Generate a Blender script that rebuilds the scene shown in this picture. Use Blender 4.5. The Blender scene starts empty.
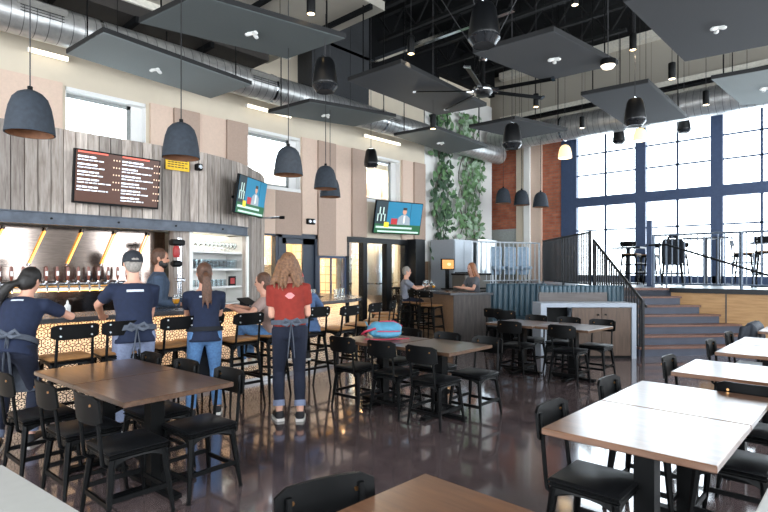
import bpy, math, random
from math import sin, cos, pi, radians as R, hypot, atan2
from mathutils import Vector as V, Matrix as M4
random.seed(7)
S = bpy.context.scene
COL = S.collection

# ------------------------------------------------------------------ camera, sky, daylight, exposure
HEAD = R(43.05)
cd = bpy.data.cameras.new('camera'); cam = bpy.data.objects.new('camera', cd); COL.objects.link(cam)
cam.location = (0, 0, 1.57); cam.rotation_euler = (pi/2, 0, HEAD - pi/2)
cd.sensor_width = 36; cd.lens = 36*532/768; cd.shift_y = 12/768; cd.clip_start = .05
cd.dof.use_dof = True; cd.dof.focus_distance = 6.0; cd.dof.aperture_fstop = 6.5
S.camera = cam
W = bpy.data.worlds.new('daylight'); S.world = W; W.use_nodes = True
bg = W.node_tree.nodes['Background']; bg.inputs[0].default_value = (.88, .94, 1.0, 1); bg.inputs[1].default_value = 5.0
vs = S.view_settings
vs.view_transform = 'Standard'; vs.look = 'None'; vs.gamma = 1; vs.use_curve_mapping = False; vs.exposure = .95

def area(name, loc, target, sx, sy, power=0, color=(1, 1, 1), portal=False):
    l = bpy.data.lights.new(name, 'AREA'); l.shape = 'RECTANGLE'; l.size = sx; l.size_y = sy
    l.energy = power; l.color = color; l.cycles.is_portal = portal
    o = bpy.data.objects.new(name, l); COL.objects.link(o); o.location = loc
    o.rotation_euler = (V(target)-V(loc)).to_track_quat('-Z', 'Y').to_euler()
    return o
def point(name, loc, power, color, r=.05):
    l = bpy.data.lights.new(name, 'POINT'); l.energy = power; l.color = color; l.shadow_soft_size = r
    o = bpy.data.objects.new(name, l); COL.objects.link(o); o.location = loc
    return o
WARM = (1, .60, .28)
# daylight comes through these openings
area('window_portal_rear', (16.25, 3.2, 3.4), (0, 3.2, 3.4), 8.0, 4.6, portal=True)
for x in (3.38, 6.72, 10.12):
    area('window_portal_left', (x, 9.72, 3.9), (x, 0, 3.9), 1.3, 1.2, portal=True)
RW = [(-1.9, .5), (2.6, 4.6), (6.6, 9.0), (10.6, 13.0), (13.7, 15.9)]  # unseen windows; heightened, and the last one added, for more light
for a, b in RW:
    area('window_portal_right', ((a+b)/2, -3.55, 3.4), ((a+b)/2, 9, 3.4), b-a, 5.2, portal=True)
area('window_portal_front', (-3.55, 2.5, 2.6), (9, 2.5, 2.6), 8.0, 3.6, portal=True)  # unseen opening behind the camera, added as fill light
# warm strip lights under the bar overhang and behind the bar
area('bar_strip_light', (1.4, 6.0, .99), (1.4, 6.36, .3), 7.0, .04, 16, WARM)
area('bar_strip_light', (6.1, 6.42, .99), (5.9, 6.75, .3), 1.7, .04, 5, WARM)
area('back_bar_strip_light', (1.2, 7.72, 1.27), (1.2, 7.95, 1.0), 4.6, .04, 2.5, WARM)

# ------------------------------------------------------------------ materials
def C(h):
    h = h.lstrip('#'); v = [int(h[i:i+2], 16)/255 for i in (0, 2, 4)]
    return tuple(x/12.92 if x <= .04045 else ((x+.055)/1.055)**2.4 for x in v) + (1,)
def newmat(name):
    m = bpy.data.materials.new(name); m.use_nodes = True
    nt = m.node_tree; return m, nt, nt.nodes['Principled BSDF']
def node(nt, t, **kw):
    n = nt.nodes.new(t)
    for k, v in kw.items(): setattr(n, k, v)
    return n
def math_(nt, op, a, b=None, c=None):
    n = node(nt, 'ShaderNodeMath', operation=op)
    for i, x in enumerate((a, b, c)):
        if x is None: continue
        if isinstance(x, (int, float)): n.inputs[i].default_value = x
        else: nt.links.new(x, n.inputs[i])
    return n.outputs[0]
def ramp(nt, fac, stops):
    n = node(nt, 'ShaderNodeValToRGB'); e = n.color_ramp.elements
    while len(e) < len(stops): e.new(.5)
    for i, (p, c) in enumerate(stops): e[i].position = p; e[i].color = c
    nt.links.new(fac, n.inputs[0]); return n.outputs[0]
def coords(nt, scale=(1, 1, 1), kind='Object', rot=(0, 0, 0)):
    tc = node(nt, 'ShaderNodeTexCoord'); mp = node(nt, 'ShaderNodeMapping')
    mp.inputs['Scale'].default_value = scale; mp.inputs['Rotation'].default_value = rot
    nt.links.new(tc.outputs[kind], mp.inputs[0]); return mp.outputs[0]
def noise(nt, vec, scale, detail=4, rough=.55):
    n = node(nt, 'ShaderNodeTexNoise'); n.inputs['Scale'].default_value = scale
    n.inputs['Detail'].default_value = detail; n.inputs['Roughness'].default_value = rough
    nt.links.new(vec, n.inputs['Vector']); return n.outputs['Fac']
def mixc(nt, fac, a, b, mode='MIX'):
    n = node(nt, 'ShaderNodeMix', data_type='RGBA', blend_type=mode)
    for sock, x in ((n.inputs[0], fac), (n.inputs[6], a), (n.inputs[7], b)):
        if isinstance(x, (int, float, tuple)): sock.default_value = x
        else: nt.links.new(x, sock)
    return n.outputs[2]
def bump(nt, b, h, strength=.2, dist=.01):
    n = node(nt, 'ShaderNodeBump'); n.inputs['Strength'].default_value = strength; n.inputs['Distance'].default_value = dist
    nt.links.new(h, n.inputs['Height']); nt.links.new(n.outputs[0], b.inputs['Normal'])
def scl(c, k): return tuple(min(1, x*k) for x in c[:3]) + (1,)
def plain(name, col, rough=.5, metal=0, var=.12, scale=18, bmp=0, emit=0, spec=.5):
    m, nt, b = newmat(name); c = C(col) if isinstance(col, str) else col
    v = coords(nt); f = noise(nt, v, scale)
    col_ = ramp(nt, f, [(.3, scl(c, 1-var)), (.7, scl(c, 1+var))])
    nt.links.new(col_, b.inputs['Base Color'])
    b.inputs['Roughness'].default_value = rough; b.inputs['Metallic'].default_value = metal
    b.inputs['Specular IOR Level'].default_value = spec
    if bmp: bump(nt, b, noise(nt, v, scale*6), bmp)
    if emit:
        nt.links.new(col_, b.inputs['Emission Color']); b.inputs['Emission Strength'].default_value = emit
    return m
def wood(name, c1, c2, axis='X', rough=.4, scale=1.0, island=0.0, coat=0, knots=0, spec=.5, bmp=.15):
    m, nt, b = newmat(name)
    k = {'X': (.9, 9, 9), 'Y': (9, .9, 9), 'Z': (9, 9, .9)}[axis]
    v = coords(nt, tuple(x*scale for x in k))
    g = node(nt, 'ShaderNodeNewGeometry')
    ad = node(nt, 'ShaderNodeVectorMath', operation='ADD'); nt.links.new(v, ad.inputs[0])
    sh = node(nt, 'ShaderNodeCombineXYZ')
    r = math_(nt, 'MULTIPLY', g.outputs['Random Per Island'], 37.0)
    for i in range(3): nt.links.new(r, sh.inputs[i])
    nt.links.new(sh.outputs[0], ad.inputs[1])
    f = noise(nt, ad.outputs[0], 3.0, 7, .62)
    col = ramp(nt, f, [(.28, C(c1)), (.72, C(c2))])
    if knots:
        f2 = noise(nt, coords(nt, tuple(x*.25*scale for x in k)), 9, 2)
        col = mixc(nt, ramp(nt, f2, [(.62, (0, 0, 0, 1)), (.74, (knots,)*3+(1,))]), col, scl(C(c1), .45))
    if island:
        w = math_(nt, 'MULTIPLY_ADD', g.outputs['Random Per Island'], 2*island, 1-island)
        col = mixc(nt, 1.0, col, w, 'MULTIPLY')
    nt.links.new(col, b.inputs['Base Color']); b.inputs['Roughness'].default_value = rough
    b.inputs['Coat Weight'].default_value = coat; b.inputs['Coat Roughness'].default_value = .2
    b.inputs['Specular IOR Level'].default_value = spec
    bump(nt, b, f, bmp, .004)
    return m
def glass(name, tint=(.9, .95, .97, 1), rough=.02):
    m, nt, b = newmat(name)
    b.inputs['Base Color'].default_value = tint; b.inputs['Roughness'].default_value = rough
    b.inputs['Transmission Weight'].default_value = 1; b.inputs['IOR'].default_value = 1.45
    return m
def pane_mat(name, tint=(.93, .96, .97, 1), refl=.08):
    m, nt, b = newmat(name); nt.nodes.remove(b)
    t = node(nt, 'ShaderNodeBsdfTransparent'); t.inputs[0].default_value = tint
    g = node(nt, 'ShaderNodeBsdfGlossy'); g.inputs['Roughness'].default_value = .03
    mx = node(nt, 'ShaderNodeMixShader'); fr = node(nt, 'ShaderNodeFresnel'); fr.inputs[0].default_value = 1.3
    nt.links.new(fr.outputs[0], mx.inputs[0])
    nt.links.new(t.outputs[0], mx.inputs[1]); nt.links.new(g.outputs[0], mx.inputs[2])
    nt.links.new(mx.outputs[0], nt.nodes['Material Output'].inputs[0])
    return m
def glow(name, col, strength):
    m, nt, b = newmat(name); c = C(col)
    b.inputs['Base Color'].default_value = c; b.inputs['Emission Color'].default_value = c
    b.inputs['Emission Strength'].default_value = strength
    return m
def steel(name, col, rough=.3, stretch=(1, 1, 14), amt=.12):
    m, nt, b = newmat(name); v = coords(nt, stretch); f = noise(nt, v, 9, 5)
    c = C(col)
    nt.links.new(ramp(nt, f, [(.3, scl(c, .8)), (.7, scl(c, 1.12))]), b.inputs['Base Color'])
    b.inputs['Metallic'].default_value = 1
    rr = math_(nt, 'MULTIPLY_ADD', f, amt*2, rough-amt)
    nt.links.new(rr, b.inputs['Roughness'])
    return m

MT = {}
MT['black'] = plain('black_powder_coat', '#050607', .45, .0, .2, spec=.16)
MT['black_rail'] = plain('black_rail_metal', '#0d1014', .42, spec=.35)
MT['navy_frame'] = plain('navy_steel_frame', '#3a4b6a', .5)  # navy lightened, window glare put into the colour
MT['bluesteel'] = plain('blue_grey_steel', '#4d545f', .5, .2, .25, 8)
MT['pad'] = plain('black_seat_pad', '#0e0f11', .42, bmp=.05, spec=.35)
MT['tabletop'] = wood('brown_laminate_tabletop', '#453227', '#664d3c', 'Y', .28, 1.0, coat=.6, spec=.35, bmp=.02)
MT['tabletop2'] = wood('oak_laminate_tabletop', '#573b29', '#77543d', 'Y', .28, 1.0, coat=.7, spec=.35, bmp=.02)
MT['edge_wood'] = wood('dark_walnut', '#3a2a22', '#4e3b30', 'X', .4)
MT['stoolseat'] = wood('oak_stool_seat', '#8a6038', '#a87c4e', 'X', .45)
MT['bartop'] = plain('dark_bar_top', '#4a4b4f', .25, 0, .2, 7)
MT['white_top'] = plain('white_laminate', '#a3a29d', .5, 0, .03)
MT['bolt'] = plain('brass_bolt', '#b98a5a', .3, 1.0, .05)
MT['steelbolt'] = plain('steel_bolt', '#b9bcc0', .3, 1.0, .05)
MT['plank'] = wood('weathered_grey_planks', '#82746a', '#c2b8af', 'Z', .7, 1.0, island=.4, knots=.75)
MT['plaster'] = plain('cream_plaster', '#d9cdb9', .85, 0, .03, 3)
MT['white_wall'] = plain('white_wall_paint', '#efeeea', .8, 0, .02, 3)
MT['reveal'] = plain('white_window_reveal', '#eeeeec', .7, 0, .02)
MT['tan_a'] = plain('pale_blush_felt', '#dcc3b1', .95, 0, .04, 30)
MT['tan_b'] = plain('taupe_felt', '#b49d8e', .95, 0, .05, 30)
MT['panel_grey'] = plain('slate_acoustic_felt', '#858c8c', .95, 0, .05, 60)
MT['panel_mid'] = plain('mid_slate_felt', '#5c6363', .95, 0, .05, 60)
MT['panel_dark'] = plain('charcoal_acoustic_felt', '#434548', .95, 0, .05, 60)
MT['panel_edge'] = plain('black_panel_edge', '#101113', .6)
MT['ceil_black'] = plain('black_painted_deck', '#0a0b0d', .9, 0, .2, 2, spec=.2)
MT['soffit'] = plain('beige_grey_soffit', '#a09b90', .8, 0, .06, 1.5)
MT['soffit_dark'] = plain('dark_brown_soffit', '#2f2b28', .8, 0, .2, 2)
MT['bulkhead'] = plain('dark_grey_bulkhead', '#2d2f32', .7)
MT['flange'] = plain('cream_steel_flange', '#ddd8cb', .6)
MT['bell'] = plain('slate_blue_concrete', '#2f363f', .8, 0, .18, 22, bmp=.1)
MT['bell_in'] = plain('warm_brown_shade_lining', '#8a5b3c', .6)
MT['speaker'] = plain('black_speaker_shell', '#0c0d0f', .3)
MT['cable'] = plain('dark_cable', '#3a3a3c', .6)
MT['chrome'] = plain('polished_steel', '#c9cdd2', .15, 1.0, .04)
MT['register'] = plain('grey_register_metal', '#6f6d68', .5, .3)
MT['inox'] = steel('stainless_tank', '#c2c6c9', .3, (14, 14, 1), .06)
MT['taupe_panel'] = steel('brushed_steel_wall', '#968981', .11, (1.2, 1, 10), .04)
MT['lamp'] = glow('warm_lamp', '#ffdca0', 6)
MT['lamp_soft'] = glow('soft_lamp', '#fff0d8', 1.2)
MT['led'] = glow('warm_led', '#ffb650', 1.6)
MT['ledwhite'] = glow('white_led', '#fff6e2', 1.2)
MT['teal'] = plain('teal_leather', '#36505e', .42, 0, .08, 14, bmp=.05)
MT['cab_white'] = plain('pale_grey_cabinet_frame', '#98a1ad', .5, 0, .03)
MT['cab_wood'] = wood('brown_wood_door', '#433429', '#5f4c3f', 'Z', .5, island=.2)
MT['bench_wood'] = wood('grey_brown_board', '#4b4644', '#676160', 'X', .5)
MT['counter_end'] = wood('dark_stained_oak', '#332e2d', '#57504d', 'Z', .5)
MT['counter_side'] = wood('mid_brown_board', '#80654f', '#9c8068', 'X', .5)
MT['deck_face'] = wood('honey_plywood', '#a37b50', '#c49b6a', 'Y', .55)
MT['riser'] = plain('blue_grey_riser', '#3b4150', .5, 0, .12, 5)
MT['tread'] = wood('red_brown_tread', '#5c3d31', '#7a5546', 'X', .45)
MT['deck_floor'] = plain('pale_deck_floor', '#9aa2ac', .3, 0, .1, 4)
MT['skin'] = plain('skin', '#c08a70', .55, 0, .06, 12)
MT['skin2'] = plain('fair_skin', '#d3a089', .55, 0, .06, 12)
MT['navy_tee'] = plain('navy_cotton', '#141f38', .9, 0, .15, 25)
MT['red_tee'] = plain('brick_red_cotton', '#82281d', .9, 0, .12, 25)
MT['grey_tee'] = plain('grey_cotton', '#7d818c', .9, 0, .12, 25)
MT['denim_dark'] = plain('dark_denim', '#10172a', .9, 0, .2, 40)
MT['denim'] = plain('blue_denim', '#587fad', .9, 0, .2, 40)
MT['denim_grey'] = plain('grey_denim', '#7c86a0', .9, 0, .15, 40)
MT['black_cloth'] = plain('black_cloth', '#15171d', .9, 0, .2, 25)
MT['apron'] = plain('grey_apron_cloth', '#4d535e', .9, 0, .15, 30)
MT['pink_top'] = plain('dusty_pink_cotton', '#9d8780', .9)
MT['grey_tee2'] = plain('mid_grey_knit', '#5d6066', .9)
MT['jacket'] = plain('slate_blue_fleece', '#40587c', .95, 0, .15, 25)
MT['shirt_dark'] = plain('dark_blue_chambray', '#39475a', .9, 0, .15, 25)
MT['hair_black'] = plain('black_hair', '#15110f', .5, 0, .4, 60, bmp=.3)
MT['hair_brown'] = plain('brown_hair', '#543828', .5, 0, .45, 60, bmp=.4)
MT['hair_blond'] = plain('dark_blond_hair', '#735036', .5, 0, .55, 45, bmp=.5)
MT['hair_red'] = plain('auburn_hair', '#96603f', .5, 0, .4, 60, bmp=.4)
MT['hair_grey'] = plain('grey_hair', '#8d8780', .6, 0, .3, 60, bmp=.3)
MT['cap'] = plain('charcoal_cap', '#23272e', .8)
MT['shoe'] = plain('black_shoe', '#1b1b1f', .6)
MT['sole'] = plain('white_rubber', '#dcdad5', .6)
MT['white'] = plain('white_plastic', '#e9e9e6', .5, 0, .02)
MT['red'] = plain('red_plastic', '#a32424', .4)
MT['pink'] = plain('pink_print', '#e08a8a', .8)
MT['print'] = plain('pale_print', '#c9ced6', .8)
MT['eye'] = plain('dark_eye', '#1a1412', .2)
MT['lip'] = plain('lip', '#8d4a43', .5)
MT['yellow'] = plain('yellow_sign', '#f2c31a', .5)
MT['ink'] = plain('dark_ink', '#3a3010', .6)
MT['glass'] = glass('clear_glass')
MT['pane'] = pane_mat('window_glass')
MT['rail_glass'] = pane_mat('rail_glass', (.88, .93, .95, 1))
MT['beer'] = glass('amber_beer', (.95, .55, .08, 1), .05)
MT['leaf_a'] = plain('deep_green_leaf', '#2c4a2e', .6, 0, .3, 8)
MT['leaf_b'] = plain('mid_green_leaf', '#5f8355', .6, 0, .3, 8)
MT['leaf_c'] = plain('pale_sage_leaf', '#9db59a', .6, 0, .25, 8)
MT['stem'] = plain('brown_stem', '#3d3a2a', .8)
MT['appl_grey'] = plain('grey_appliance', '#a9b0b8', .4, .2, .04)
MT['bag_blue'] = plain('sky_blue_nylon', '#4a8ba8', .6, 0, .12, 20)
MT['bag_red'] = plain('raspberry_strap', '#c03552', .6)
MT['orange_pipe'] = plain('orange_wood_post', '#d69a4c', .6)
MT['kitchen_tile'] = plain('cream_tile', '#d9c7ab', .3)
MT['out'] = plain('far_room_wall', '#cbbfae', .9)
MT['navy_door'] = plain('navy_door_paint', '#26303f', .45)
# ------------------------------------------------------------------ pattern materials
def floor_mat():
    m, nt, b = newmat('polished_dark_concrete'); v = coords(nt)
    f = noise(nt, v, .9, 8, .65); f2 = noise(nt, v, 5, 6, .7)
    c = ramp(nt, f, [(.3, C('#43383a')), (.5, C('#5a4c4c')), (.72, C('#6e5d58'))])
    c = mixc(nt, .45, c, ramp(nt, f2, [(.35, C('#3a3235')), (.7, C('#6a5b5a'))]))
    sp = node(nt, 'ShaderNodeSeparateXYZ'); nt.links.new(v, sp.inputs[0])
    for ax in (0, 1):
        q = math_(nt, 'ABSOLUTE', math_(nt, 'SUBTRACT', math_(nt, 'FRACT', math_(nt, 'MULTIPLY_ADD', sp.outputs[ax], 1/3.6, .13+.3*ax)), .5))
        c = mixc(nt, math_(nt, 'LESS_THAN', q, .0016), c, C('#1c1717'))
    nt.links.new(c, b.inputs['Base Color'])
    nt.links.new(math_(nt, 'MULTIPLY_ADD', f2, .16, .05), b.inputs['Roughness'])
    b.inputs['Specular IOR Level'].default_value = .75
    b.inputs['Coat Weight'].default_value = .6; b.inputs['Coat Roughness'].default_value = .06
    bump(nt, b, f2, .03, .004)
    return m
MT['floor'] = floor_mat()
def brick_mat():
    m, nt, b = newmat('red_brick')
    v = coords(nt, kind='UV'); n = node(nt, 'ShaderNodeTexBrick')
    n.inputs['Color1'].default_value = C('#a5523a'); n.inputs['Color2'].default_value = C('#c87a5b'); n.inputs['Mortar'].default_value = C('#8f7568')
    n.inputs['Scale'].default_value = 1; n.inputs['Brick Width'].default_value = .22; n.inputs['Row Height'].default_value = .085
    n.inputs['Mortar Size'].default_value = .011; n.inputs['Bias'].default_value = -.1
    nt.links.new(v, n.inputs['Vector'])
    nt.links.new(mixc(nt, .35, n.outputs[0], ramp(nt, noise(nt, v, 4), [(.3, C('#8a4330')), (.7, C('#d08a6a'))])), b.inputs['Base Color'])
    b.inputs['Roughness'].default_value = .9; bump(nt, b, n.outputs['Fac'], -.4, .01)
    return m
MT['brick'] = brick_mat()
def tile_mat():
    m, nt, b = newmat('patterned_hexagon_tile')
    tc = node(nt, 'ShaderNodeTexCoord'); sp = node(nt, 'ShaderNodeSeparateXYZ'); nt.links.new(tc.outputs['UV'], sp.inputs[0])
    k = 1/.115; rx, ry = 1.0, 1.7320508
    u = math_(nt, 'MULTIPLY', sp.outputs[0], k); w = math_(nt, 'MULTIPLY', sp.outputs[1], k)
    def cell(ox, oy):
        a = math_(nt, 'SUBTRACT', math_(nt, 'FLOORED_MODULO', math_(nt, 'ADD', u, ox), rx), rx/2)
        c = math_(nt, 'SUBTRACT', math_(nt, 'FLOORED_MODULO', math_(nt, 'ADD', w, oy), ry), ry/2)
        return a, c, math_(nt, 'SQRT', math_(nt, 'ADD', math_(nt, 'MULTIPLY', a, a), math_(nt, 'MULTIPLY', c, c)))
    a1, c1, d1 = cell(0, 0); a2, c2, d2 = cell(.5, ry/2)
    pick = math_(nt, 'LESS_THAN', d1, d2)
    def sel(x, y): return math_(nt, 'ADD', math_(nt, 'MULTIPLY', x, pick), math_(nt, 'MULTIPLY', y, math_(nt, 'SUBTRACT', 1.0, pick)))
    gx, gy, d = sel(a1, a2), sel(c1, c2), math_(nt, 'MINIMUM', d1, d2)
    ax, ay = math_(nt, 'ABSOLUTE', gx), math_(nt, 'ABSOLUTE', gy)
    hx = math_(nt, 'MAXIMUM', ax, math_(nt, 'ADD', math_(nt, 'MULTIPLY', ax, .5), math_(nt, 'MULTIPLY', ay, .866)))
    ang = math_(nt, 'ARCTAN2', gy, gx)
    star = math_(nt, 'MULTIPLY_ADD', math_(nt, 'COSINE', math_(nt, 'MULTIPLY', ang, 6.0)), .07, .30)   # six-petal outline
    ring = math_(nt, 'LESS_THAN', math_(nt, 'ABSOLUTE', math_(nt, 'SUBTRACT', d, star)), .05)
    dot = math_(nt, 'LESS_THAN', d, .085)
    edge = math_(nt, 'GREATER_THAN', hx, .455)
    pat = math_(nt, 'MAXIMUM', math_(nt, 'MAXIMUM', ring, dot), edge)
    nt.links.new(mixc(nt, pat, C('#efe3d0'), C('#3a2c26')), b.inputs['Base Color'])
    b.inputs['Roughness'].default_value = .35
    return m
MT['tile'] = tile_mat()
def duct_mat(name, sc):
    m, nt, b = newmat(name); v = coords(nt)
    sp = node(nt, 'ShaderNodeSeparateXYZ'); nt.links.new(v, sp.inputs[0])
    s = math_(nt, 'FRACT', math_(nt, 'MULTIPLY', sp.outputs[0], sc))
    seam = math_(nt, 'GREATER_THAN', s, .93)
    f = noise(nt, v, 6)
    nt.links.new(mixc(nt, seam, ramp(nt, f, [(.3, C('#a5a6a6')), (.7, C('#d0d0ce'))]), C('#6f7070')), b.inputs['Base Color'])
    b.inputs['Metallic'].default_value = .7; b.inputs['Roughness'].default_value = .33
    bump(nt, b, seam, .5, .01)
    return m
MT['duct'] = duct_mat('galvanised_spiral_duct', 6.5)
def metal_siding():
    m, nt, b = newmat('beige_metal_siding'); v = coords(nt)
    sp = node(nt, 'ShaderNodeSeparateXYZ'); nt.links.new(v, sp.inputs[0])
    s = math_(nt, 'FRACT', math_(nt, 'MULTIPLY', sp.outputs[1], 1/.95))
    nt.links.new(mixc(nt, math_(nt, 'LESS_THAN', s, .02), C('#aaa498'), C('#8c877d')), b.inputs['Base Color'])
    b.inputs['Roughness'].default_value = .6
    return m
MT['siding'] = metal_siding()
def wall_tile():
    m, nt, b = newmat('cream_square_tile'); v = coords(nt, kind='UV'); n = node(nt, 'ShaderNodeTexBrick')
    n.offset = 0; n.inputs['Color1'].default_value = C('#dccdb6'); n.inputs['Color2'].default_value = C('#d0bea2'); n.inputs['Mortar'].default_value = C('#8d7c68')
    n.inputs['Scale'].default_value = 1; n.inputs['Brick Width'].default_value = .2; n.inputs['Row Height'].default_value = .2; n.inputs['Mortar Size'].default_value = .01
    nt.links.new(v, n.inputs['Vector']); nt.links.new(n.outputs[0], b.inputs['Base Color']); b.inputs['Roughness'].default_value = .3
    return m
MT['wtile'] = wall_tile()

# ------------------------------------------------------------------ mesh helpers
class MB:
    def __init__(s): s.v = []; s.f = []; s.mi = []; s.m = 0; s.uv = {}
    def add(s, vs, fs, uvs=None):
        o = len(s.v); s.v += [tuple(p) for p in vs]
        for i, f in enumerate(fs):
            if uvs: s.uv[len(s.f)] = uvs[i]
            s.f.append([o+j for j in f]); s.mi.append(s.m)
        return s
    def box(s, c, d, rz=0, rot=None, bev=0):
        hx, hy, hz = d[0]/2, d[1]/2, d[2]/2
        mt = rot if rot is not None else M4.Rotation(rz, 3, 'Z')
        if bev:
            b = min(bev, hx*.95, hy*.95, hz*.95); pts = []
            loops = [(-hz, hx-b, hy-b), (-hz+b, hx, hy), (hz-b, hx, hy), (hz, hx-b, hy-b)]
            for z, x, y in loops:
                q = b*.6
                pts += [(-x+q, -y, z), (x-q, -y, z), (x, -y+q, z), (x, y-q, z), (x-q, y, z), (-x+q, y, z), (-x, y-q, z), (-x, -y+q, z)]
            fs = [[7, 6, 5, 4, 3, 2, 1, 0], [24+i for i in range(8)]]
            for k in range(3):
                for i in range(8): fs.append([8*k+i, 8*k+(i+1) % 8, 8*k+8+(i+1) % 8, 8*k+8+i])
        else:
            pts = [(x, y, z) for z in (-hz, hz) for x, y in ((-hx, -hy), (hx, -hy), (hx, hy), (-hx, hy))]
            fs = [[3, 2, 1, 0], [4, 5, 6, 7], [0, 1, 5, 4], [1, 2, 6, 5], [2, 3, 7, 6], [3, 0, 4, 7]]
        return s.add([mt @ V(p) + V(c) for p in pts], fs)
    def b2(s, p, q): return s.box([(a+b)/2 for a, b in zip(p, q)], [abs(b-a) for a, b in zip(p, q)])
    def tube(s, pts, r, n=10, caps=True, flat=None):
        pts = [V(p) for p in pts]; rs = r if isinstance(r, (list, tuple)) else [r]*len(pts)
        up = V((0, 0, 1)); rings = []; prev = None
        for i, p in enumerate(pts):
            t = (pts[min(i+1, len(pts)-1)] - pts[max(i-1, 0)]).normalized()
            if prev is None:
                a = up if abs(t.z) < .9 else V((1, 0, 0)); u = t.cross(a).normalized()
            else:
                u = prev - t*prev.dot(t); u.normalize()
            prev = u; w = t.cross(u); rr = rs[i]
            ru, rw = (rr, rr) if not isinstance(rr, tuple) else rr
            rings.append([p + u*(ru*cos(2*pi*k/n)) + w*(rw*sin(2*pi*k/n)) for k in range(n)])
        return s.rings(rings, caps)
    def rings(s, rings, caps=True):
        n = len(rings[0]); fs = []
        for i in range(len(rings)-1):
            for k in range(n): fs.append([i*n+k, i*n+(k+1) % n, (i+1)*n+(k+1) % n, (i+1)*n+k])
        if caps: fs += [list(range(n))[::-1], [(len(rings)-1)*n+k for k in range(n)]]
        return s.add([p for r in rings for p in r], fs)
    def lathe(s, prof, c=(0, 0, 0), n=24, caps=False):
        return s.rings([[V((c[0]+r*cos(2*pi*k/n), c[1]+r*sin(2*pi*k/n), c[2]+z)) for k in range(n)] for r, z in prof], caps)
    def cyl(s, p, q, r, n=12): return s.tube([p, q], r, n)
    def ell(s, c, r, n=12, m=8, rot=None):
        rg = []
        for i in range(m+1):
            t = -pi/2 + pi*i/m; t = max(-1.52, min(1.52, t))
            ring = [V((r[0]*cos(t)*cos(2*pi*k/n), r[1]*cos(t)*sin(2*pi*k/n), r[2]*sin(t))) for k in range(n)]
            rg.append([(rot @ p if rot is not None else p) + V(c) for p in ring])
        return s.rings(rg)
    def prism(s, poly, z0, z1):
        n = len(poly)
        return s.add([(x, y, z0) for x, y in poly] + [(x, y, z1) for x, y in poly],
                     [list(range(n))[::-1], [n+i for i in range(n)]] + [[i, (i+1) % n, n+(i+1) % n, n+i] for i in range(n)])
    def quad(s, a, b, c, d, uv=None): return s.add([a, b, c, d], [[0, 1, 2, 3]], [uv] if uv else None)
    def build(s, name, mats, parent=None, smooth=False, bevel=0):
        me = bpy.data.meshes.new(name); me.from_pydata(s.v, [], s.f); me.validate(clean_customdata=False)
        for m in (mats if isinstance(mats, (list, tuple)) else [mats]): me.materials.append(MT[m] if isinstance(m, str) else m)
        if len(me.polygons) == len(s.mi): me.polygons.foreach_set('material_index', s.mi)
        if s.uv:
            l = me.uv_layers.new(name='UVMap')
            for i, us in s.uv.items():
                for j, li in enumerate(me.polygons[i].loop_indices): l.data[li].uv = us[j]
        if smooth:
            me.polygons.foreach_set('use_smooth', [True]*len(me.polygons))
            try: me.set_sharp_from_angle(angle=R(smooth if smooth is not True else 40))
            except Exception: pass
        me.update()
        o = bpy.data.objects.new(name, me); COL.objects.link(o)
        if parent is not None: o.parent = parent
        if bevel:
            b = o.modifiers.new('bevel', 'BEVEL'); b.width = bevel; b.segments = 2; b.limit_method = 'ANGLE'
        return o
def tag(o, label, cat, group=None, kind=None):
    o['label'] = label; o['category'] = cat
    if group: o['group'] = group
    if kind: o['kind'] = kind
    return o
def thing(name, label, cat, loc=(0, 0, 0), rz=0, group=None, kind=None):
    o = bpy.data.objects.new(name, None); COL.objects.link(o); o.location = loc; o.rotation_euler = (0, 0, rz); o.empty_display_size = .1
    return tag(o, label, cat, group, kind)
def struct(o): o['kind'] = 'structure'; return o
KIDS = {}
def copy_tree(o, parent=None):
    c = o.copy(); COL.objects.link(c)
    if parent is not None: c.parent = parent
    for ch in list(o.children): copy_tree(ch, c)
    return c
def place(o, label, loc, rz=0, group=None, first=False):
    r = o if first else copy_tree(o)
    r.location = loc; r.rotation_euler = (0, 0, rz); r['label'] = label
    if group: r['group'] = group
    return r
def off(path, d):
    """offset an open 2-D polyline to its left by d"""
    out = []
    for i, p in enumerate(path):
        a = path[max(i-1, 0)]; b = path[min(i+1, len(path)-1)]
        tx, ty = b[0]-a[0], b[1]-a[1]; L = hypot(tx, ty)
        out.append((p[0]-ty/L*d, p[1]+tx/L*d))
    return out
def ptop(x, y, z):
    """height of what a cord at x, y above z hangs from"""
    for lab, q, pz, *_ in PN:
        ins = all((q[(i+1) % 4][0]-q[i][0])*(y-q[i][1])-(q[(i+1) % 4][1]-q[i][1])*(x-q[i][0]) > 0 for i in range(4)) or all((q[(i+1) % 4][0]-q[i][0])*(y-q[i][1])-(q[(i+1) % 4][1]-q[i][1])*(x-q[i][0]) < 0 for i in range(4))
        if ins and z < pz: return pz
    return 5.9 if x < 6.55 and y > 6.1 else HC
def resample(path, step):
    L = [0]
    for a, b in zip(path, path[1:]): L.append(L[-1]+hypot(b[0]-a[0], b[1]-a[1]))
    n = max(2, round(L[-1]/step)); out = []
    for k in range(n+1):
        t = L[-1]*k/n; i = max(j for j in range(len(L)) if L[j] <= t+1e-9); i = min(i, len(path)-2)
        f = (t-L[i])/(L[i+1]-L[i]); out.append((path[i][0]+f*(path[i+1][0]-path[i][0]), path[i][1]+f*(path[i+1][1]-path[i][1])))
    return out
def strip(mb, path, z0, z1, u0=0):
    """vertical ribbon with uv in metres"""
    u = u0
    for a, b in zip(path, path[1:]):
        w = hypot(b[0]-a[0], b[1]-a[1])
        mb.quad((*a, z0), (*b, z0), (*b, z1), (*a, z1), [(u, z0), (u+w, z0), (u+w, z1), (u, z1)]); u += w
    return mb
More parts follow.
